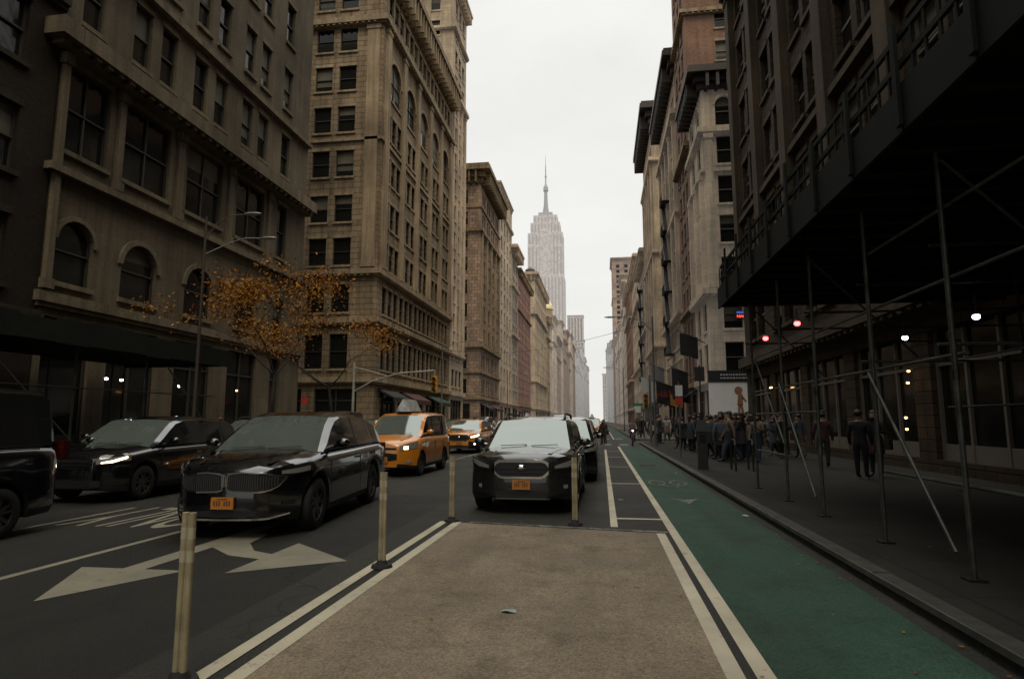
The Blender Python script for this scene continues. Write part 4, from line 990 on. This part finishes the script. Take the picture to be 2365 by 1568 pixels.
# ------------------------------------------------------------------ trees
leafm,nt,b=newmat('autumn_leaves')
gi=nt.nodes.new("ShaderNodeNewGeometry"); cr_=nt.nodes.new("ShaderNodeValToRGB"); nt.links.new(gi.outputs['Random Per Island'],cr_.inputs[0])
cr_.color_ramp.elements[0].color=(.13,.045,.006,1); cr_.color_ramp.elements[1].color=(.40,.18,.012,1); q=cr_.color_ramp.elements.new(.5); q.color=(.26,.095,.008,1)
nt.links.new(cr_.outputs[0],b.inputs['Base Color']); b.inputs['Roughness'].default_value=.7; b.inputs['Specular IOR Level'].default_value=.2
bark=mat('tree_bark',(.016,.013,.009),.9,ns=8,na=.4)
def tree(x,y,h,spread,nleaf,label,seed,lean=(0,0),leaf=None,ls=(.05,.10)):
    rr=random.Random(seed); e=empty('tree',(x,y,.13),label,'tree'); mb=MB(); tips=[]
    def br(p,d,l,r,lv):
        segs=3; q=Vector(p)
        for k in range(segs):
            d2=(d+Vector((rr.uniform(-.2,.2),rr.uniform(-.2,.2),rr.uniform(-.08,.12)))).normalized(); n=q+d2*l/segs
            r2=r*(1-.2); mb.cyl(q,n,r,r2,7 if lv<2 else 4,0,caps=False); q=n; r=r2; d=d2
            if lv>=3: tips.append(q.copy())
        if lv<5:
            for k in range(3 if lv<2 else 2):
                a=rr.uniform(0,6.28); u=Vector((math.cos(a)*spread,math.sin(a)*spread,rr.uniform(-.1,.6)))
                br(q,(d*.6+u).normalized(),l*rr.uniform(.58,.8),r*.66,lv+1)
    br((0,0,0),Vector((lean[0],lean[1],1)).normalized(),h*.42,h*.014+.03,0)
    mb.obj('trunk',[bark],e,smooth=60)
    lf=MB()
    cl=[rr.choice(tips) for _ in range(int(len(tips)*.75))]
    for i in range(nleaf):
        c=rr.choice(cl)+Vector((rr.gauss(0,.42),rr.gauss(0,.42),rr.gauss(0,.22)))
        s=rr.uniform(*ls); a=Vector((rr.gauss(0,1),rr.gauss(0,1),rr.gauss(0,1))).normalized(); b2=a.cross(Vector((rr.gauss(0,1),rr.gauss(0,1),rr.gauss(0,1)))).normalized()
        lf.poly([c-a*s,c+b2*s*.45,c+a*s,c-b2*s*.45])
    lf.obj('crown',[leaf or leafm],e)
tree(-14.2,25,8.3,1.15,3400,'slender street tree with sparse orange autumn leaves',3,(.20,.0))
tree(-14.4,32,7.8,1.1,3000,'small thin street tree with orange leaves',12,(.12,0))

# ------------------------------------------------------------------ people
skin=mat('skin',(.34,.19,.13),.6); hairm=mat('dark_hair',(.018,.012,.009),.6); shoe=mat('dark_shoes',(.012,.012,.012),.6)
def rndmat(name,cols):
    m,nt,b=newmat(name); oi=nt.nodes.new("ShaderNodeObjectInfo"); cr=nt.nodes.new("ShaderNodeValToRGB"); cr.color_ramp.interpolation='CONSTANT'
    nt.links.new(oi.outputs['Random'],cr.inputs[0]); el=cr.color_ramp.elements
    while len(el)>1: el.remove(el[0])
    el[0].position=0; el[0].color=(*cols[0],1)
    for i,c in enumerate(cols[1:]): k=el.new((i+1)/len(cols)); k.color=(*c,1)
    nt.links.new(cr.outputs[0],b.inputs['Base Color']); b.inputs['Roughness'].default_value=.85; return m
coat=rndmat('coat_cloth',[(.012,.012,.014),(.025,.025,.028),(.07,.05,.03),(.015,.02,.045),(.14,.11,.08),(.012,.012,.012),(.04,.012,.012),(.32,.29,.25),(.02,.02,.02),(.05,.065,.08),(.012,.018,.03),(.018,.018,.018)])
trou=rndmat('trouser_cloth',[(.014,.014,.018),(.02,.03,.055),(.025,.025,.025),(.06,.05,.038),(.01,.01,.01)])
def person_mesh(name,pose):
    st=pose.get('stride',0)*.7; kn=pose.get('knee',0); ar=pose.get('arm',0); sit=pose.get('sit',False)
    v=[];ra=[];ed=[]
    def add(p,r,par=None):
        v.append(p); ra.append(r); 
        if par is not None: ed.append((par,len(v)-1))
        return len(v)-1
    pel=add((0,0,.95),.15); w=add((0,.0,1.12),.135,pel); chs=add((0,-.01,1.33),.165,w); nk=add((0,0,1.47),.065,chs); h0=add((0,-.02,1.57),.078,nk); h1=add((0,-.025,1.66),.09,h0); add((0,-.01,1.73),.06,h1)
    for s in (1,-1):
        f=st*s
        hp=add((s*.095,0,.88),.11,pel)
        if sit: k=add((s*.12,-.38,.80-.1*s),.075,hp); an=add((s*.12,-.28,.42-.12*s),.045,k); add((s*.12,-.42,.37-.12*s),.035,an)
        else:
            k=add((s*.10,-f*.22-kn*.05,.50),.075,hp); an=add((s*.10,-f*.36+(.12 if f<0 else 0),.09+(.05 if f<0 else 0)),.05,k); add((s*.11,-f*.36+(.12 if f<0 else 0)-.17,.045+(.01 if f<0 else 0)),.04,an)
        sh=add((s*.19,0,1.40),.075,chs); 
        if sit: el=add((s*.25,-.2,1.2),.055,sh); wr=add((s*.24,-.45,1.12),.038,el); add((s*.24,-.53,1.1),.03,wr)
        elif ar and s>0: el=add((s*.25,-.03,1.14),.058,sh); wr=add((s*.17,-.25,1.22),.04,el); add((s*.13,-.32,1.26),.03,wr)
        else: el=add((s*.25,f*.10+.02,1.13),.058,sh); wr=add((s*.26,f*.22-.04,.90),.04,el); add((s*.25,f*.26-.06,.82),.03,wr)
    me=bpy.data.meshes.new(name+'_sk'); me.from_pydata(v,ed,[]); o=bpy.data.objects.new(name,me); COL.objects.link(o)
    md=o.modifiers.new('s','SKIN'); sv=me.skin_vertices[0].data if me.skin_vertices else None
    if sv is None:
        bpy.context.view_layer.update(); sv=me.skin_vertices[0].data
    for i,r in enumerate(ra): sv[i].radius=(r,r*(.78 if i in (pel,w,chs) else 1)); 
    sv[pel].use_root=True
    sb=o.modifiers.new('u','SUBSURF'); sb.levels=1; sb.render_levels=1
    dg=bpy.context.evaluated_depsgraph_get(); out=bpy.data.meshes.new_from_object(o.evaluated_get(dg)); bpy.data.objects.remove(o)
    import bmesh
    bm=bmesh.new(); bm.from_mesh(out)
    def tet(c,sx,sy,sz): bmesh.ops.create_icosphere(bm,subdivisions=1,radius=1,matrix=Matrix.Translation(c)@Matrix.Diagonal((sx,sy,sz,1)))
    tet((0,-.108,1.60),.014,.02,.025)
    for s in (1,-1): tet((s*.085,-.01,1.61),.012,.022,.03)
    hands=[v[i] for i in range(len(v)) if abs(ra[i]-.03)<1e-6]
    for hx,hy,hz in hands:
        for k in range(4): tet((hx,hy-.03+k*.02,hz-.06),.008,.009,.045-.006*abs(k-1.4))
        tet((hx*.93,hy-.045,hz-.02),.009,.01,.03)
    bm.to_mesh(out); bm.free()
    out.materials.clear()
    for m in (coat,trou,skin,shoe): out.materials.append(m)
    for p in out.polygons:
        c=p.center; 
        if c.z>1.46: mi=2
        elif c.z<.12 and not sit: mi=3
        elif c.z<.84 and not (abs(c.x)>.205): mi=1
        elif abs(c.x)>.205 and c.z<.87: mi=2
        else: mi=0
        if sit and c.z<.95 : mi=1
        if sit and c.y<-.47 and c.z>1.0: mi=2
        p.material_index=mi; p.use_smooth=True
    out.name=name; return out
def hair_mesh(long):
    mb=MB(); mb.ell((0,.012,1.675),.098,.105,.095,0,14,8)
    if long: mb.ell((0,.06,1.56),.09,.055,.15,0,12,8)
    return mb.mesh('hair',[hairm],60)
def face_mesh():
    mb=MB()
    for s in (1,-1): mb.ell((s*.032,-.098,1.635),.012,.01,.007,0,8,5)
    mb.box(-.022,.022,-.1,-.085,1.558,1.566)
    return mb.mesh('face_features',[hairm])
PM=[person_mesh('person_body',d) for d in ({},{'stride':1},{'stride':-.8,'knee':.5},{'arm':1},{'stride':.5,'arm':1})]
HM=[hair_mesh(False),hair_mesh(True)]; FM=face_mesh()
# long coat skirt as a clothing part
mb=MB(); prof=[(1.08,.165,.125),(.95,.185,.15),(.8,.20,.165),(.62,.215,.18)]
for (z0,a0,b0),(z1,a1,b1) in zip(prof[:-1],prof[1:]):
    for k in range(16):
        w0_,w1_=2*math.pi*k/16,2*math.pi*(k+1)/16
        mb.poly([(a0*math.cos(w0_),b0*math.sin(w0_),z0),(a0*math.cos(w1_),b0*math.sin(w1_),z0),(a1*math.cos(w1_),b1*math.sin(w1_),z1),(a1*math.cos(w0_),b1*math.sin(w0_),z1)])
CM=mb.mesh('coat_hem',[coat],60)
bagm=mat('bag_leather',(.04,.025,.015),.7); bm2=MB(); bm2.box(.24,.36,-.14,.16,.72,1.0); bm2.tube([(.3,-.1,1.0),(.2,-.02,1.42),(.3,.12,1.0)],.012,6); bagmesh=bm2.mesh('shoulder_bag',[bagm])
labs=['pedestrian in dark coat standing with arms down','pedestrian walking along in a dark jacket','pedestrian mid stride in casual clothes','pedestrian standing and holding up a phone','pedestrian walking with one hand raised']
def person(x,y,i,rot,sc=1,z=.13,lab=None):
    e=empty('person',(x,y,z),lab or labs[i],'person',rot,'pedestrians on the pavement'); e.scale=(sc*R.uniform(.95,1.12),sc*R.uniform(.95,1.1),sc)
    o=bpy.data.objects.new('body',PM[i]); COL.objects.link(o); o.parent=e
    h=bpy.data.objects.new('hair',HM[R.randrange(2)]); COL.objects.link(h); h.parent=e
    h=bpy.data.objects.new('face',FM); COL.objects.link(h); h.parent=e
    if R.random()<.45: h=bpy.data.objects.new('coat_hem',CM); COL.objects.link(h); h.parent=e
    if R.random()<.4: h=bpy.data.objects.new('shoulder_bag',bagmesh); COL.objects.link(h); h.parent=e
used=[]
def crowd(n,x0,x1,y0,y1,z=.13):
    c=0;t=0
    while c<n and t<900:
        t+=1; x=R.uniform(x0,x1); y=R.uniform(y0,y1)
        if all((x-a)**2+(y-b)**2>.25 for a,b in used):
            used.append((x,y)); c+=1
            person(x,y,R.randrange(5),R.uniform(0,6.28),R.uniform(.88,1.08),z)
crowd(12,4.2,5.6,23.5,27); crowd(20,4.2,7.8,26,33); crowd(34,3.4,8.8,33,45.3); crowd(18,3.3,8.5,54,70); crowd(8,-13,2,42,44.6,.012); crowd(16,3.3,8,70,93)
for x,y,i,r_ in ((6.6,17.5,0,2.4),(7.2,18.1,3,5.6),(7.0,21.5,0,3)): person(x,y,i,r_)
for x,y,i,r_ in ((-16,31,1,.1),(-17,35,0,1),(-16.4,38.5,2,3),(-17.5,27,3,.3),(-18,41,1,0)): person(x,y,i,r_)
def bicycle(x,y):
    e=empty('bicycle',(x,y,Z2),'delivery bicycle with lit front lamp in bicycle lane','bicycle')
    def ring(cy):
        mb=MB(); n=24
        for k in range(n):
            a,b=2*math.pi*k/n,2*math.pi*(k+1)/n
            mb.cyl((0,cy+.33*math.cos(a),.34+.33*math.sin(a)),(0,cy+.33*math.cos(b),.34+.33*math.sin(b)),.018,.018,6)
        for k in range(8):
            a=math.pi*k/8; mb.cyl((0,cy-.32*math.cos(a),.34-.32*math.sin(a)),(0,cy+.32*math.cos(a),.34+.32*math.sin(a)),.003,.003,4)
        mb.obj('wheel',[V['tyre']],e)
    ring(-.5); ring(.52)
    mb=MB(); 
    for a,b in (((0,.52,.34),(0,.08,.32)),((0,.08,.32),(0,.2,.85)),((0,.52,.34),(0,.18,.75)),((0,.08,.32),(0,-.33,.82)),((0,.18,.78),(0,-.33,.88)),((0,-.5,.34),(0,-.3,1.02))): mb.cyl(a,b,.018,.018,8)
    mb.obj('frame',[sred],e); mb=MB(); mb.tube([(-.28,-.25,1.05),(-.1,-.33,1.05),(.1,-.33,1.05),(.28,-.25,1.05)],.014,8); mb.obj('handlebar',[blk],e)
    mb=MB(); mb.ell((0,.22,.9),.08,.14,.035); mb.obj('saddle',[blk],e); mb=MB(); mb.ell((0,-.42,.98),.035,.03,.035); mb.obj('front_lamp',[lampw],e)
    mb=MB(); mb.box(-.22,.22,.42,.85,.82,1.3); mb.obj('delivery_box',[mat('teal_bag',(.05,.3,.3),.7)],e)
    PMs=person_mesh('cyclist_body',{'sit':True})
    r=empty('person',(x,y+.22,.0),'cyclist in dark jacket riding toward the camera','person')
    o=bpy.data.objects.new('body',PMs); COL.objects.link(o); o.parent=r
    for m_,nn in ((HM[0],'hair'),(FM,'face')): h=bpy.data.objects.new(nn,m_); COL.objects.link(h); h.parent=r
bicycle(1.9,41)
def litter(x,y,z,s,m,lab,seed):
    rr=random.Random(seed); mb=MB(); n=7; c=(0,0,.018)
    pts=[(s*rr.uniform(.6,1.1)*math.cos(6.28*k/n),s*.7*rr.uniform(.6,1.1)*math.sin(6.28*k/n),rr.uniform(.001,.02)) for k in range(n)]
    for k in range(n): mb.poly([c,pts[k],pts[(k+1)%n]])
    o=mb.obj('litter',[m]); o.location=(x,y,z); tag(o,lab,'litter')
litter(-.80,5.45,Z2+.001,.09,mat('teal_paper',(.25,.36,.30),.7),'flattened pale teal paper scrap on the road',1)
litter(2.35,11.3,.012,.07,swhite,'crumpled white paper by the kerb',2); litter(.35,13.2,.006,.09,swhite,'white scrap between parking lines',3)
litter(2.2,20,.012,.05,swhite,'tiny white scrap in the bicycle lane',4); litter(.3,6.4,.013,.04,mat('brown_paper',(.25,.16,.1),.7),'small brown paper scrap on tan buffer',5)
mb=MB(); mb.cyl((0,0,0),(0,0,.004),.38,.38,28)
for k in range(6): mb.box(-.3,.3,-.3+k*.11,-.27+k*.11,.004,.007)
o=mb.obj('manhole_cover',[mat('iron_cover',(.04,.035,.03),.6,.5,ns=8)]); o.location=(1.6,23.5,Z1+.001); tag(o,'round iron manhole cover in green lane','manhole cover')
lf=MB(); rr=random.Random(4)
for i in range(320):
    x=rr.choice((rr.gauss(2.42,.12),rr.uniform(-2,2.4))) if i%3 else rr.uniform(2.8,8); 
    y=rr.uniform(3,30); z=.018 if x<2.55 else .137; s=rr.uniform(.012,.03); a=rr.uniform(0,6.28)
    if 2.5<x<2.8: continue
    lf.poly([(x+s*math.cos(a),y+s*math.sin(a),z+.004),(x-s*.5*math.sin(a),y+s*.5*math.cos(a),z),(x-s*math.cos(a),y-s*math.sin(a),z+.006),(x+s*.5*math.sin(a),y-s*.5*math.cos(a),z+.002)])
o=lf.obj('fallen_leaves',[leafm]); o['kind']='stuff'; tag(o,'scattered small fallen leaves along the kerb','leaves')

# ------------------------------------------------------------------ world, sun, camera
w=bpy.data.worlds.new("World"); scene.world=w; w.use_nodes=True; nt=w.node_tree; bg=nt.nodes['Background']
sky=nt.nodes.new("ShaderNodeTexSky"); sky.sky_type='NISHITA'; sky.sun_disc=False; sky.sun_elevation=rad(55); sky.sun_rotation=rad(160)
tc=nt.nodes.new("ShaderNodeTexCoord").outputs['Generated']
mp=nt.nodes.new("ShaderNodeMapping"); nt.links.new(tc,mp.inputs[0]); mp.inputs['Scale'].default_value=(1,1,2.2)
cl=maprange(nt,noise(nt,mp.outputs[0],2.2,5,.55),.3,.7,.92,1.06)
sp=nt.nodes.new("ShaderNodeSeparateXYZ"); nt.links.new(tc,sp.inputs[0])
dirb=maprange(nt,sp.outputs[1],-.4,.6,.75,1.0)
zen=maprange(nt,sp.outputs[2],.62,.95,1.0,3.2)
g=mathn(nt,'MULTIPLY',mathn(nt,'MULTIPLY',cl,dirb),zen)
vs=nt.nodes.new("ShaderNodeVectorMath"); vs.operation='SCALE'; vs.inputs[0].default_value=(9.0,8.95,8.6); nt.links.new(g,vs.inputs['Scale'])
c=mixc(nt,.97,sky.outputs[0],vs.outputs[0]); nt.links.new(c,bg.inputs[0]); bg.inputs[1].default_value=.1
sl=bpy.data.lights.new('sun','SUN'); sl.energy=1.2; sl.angle=rad(25); sl.color=(1,.88,.66); so_=bpy.data.objects.new('sun',sl); COL.objects.link(so_)
so_.rotation_euler=(rad(35),0,rad(20))
cam=bpy.data.cameras.new('camera'); cam.lens=22; cam.sensor_width=36; cam.clip_end=6000; cam.clip_start=.05
co=bpy.data.objects.new('camera',cam); COL.objects.link(co); co.location=(0,0,1.6); co.rotation_euler=(rad(90+7.41),0,rad(8.12)); scene.camera=co
scene.view_settings.view_transform='Standard'; scene.view_settings.look='None'; scene.view_settings.exposure=0
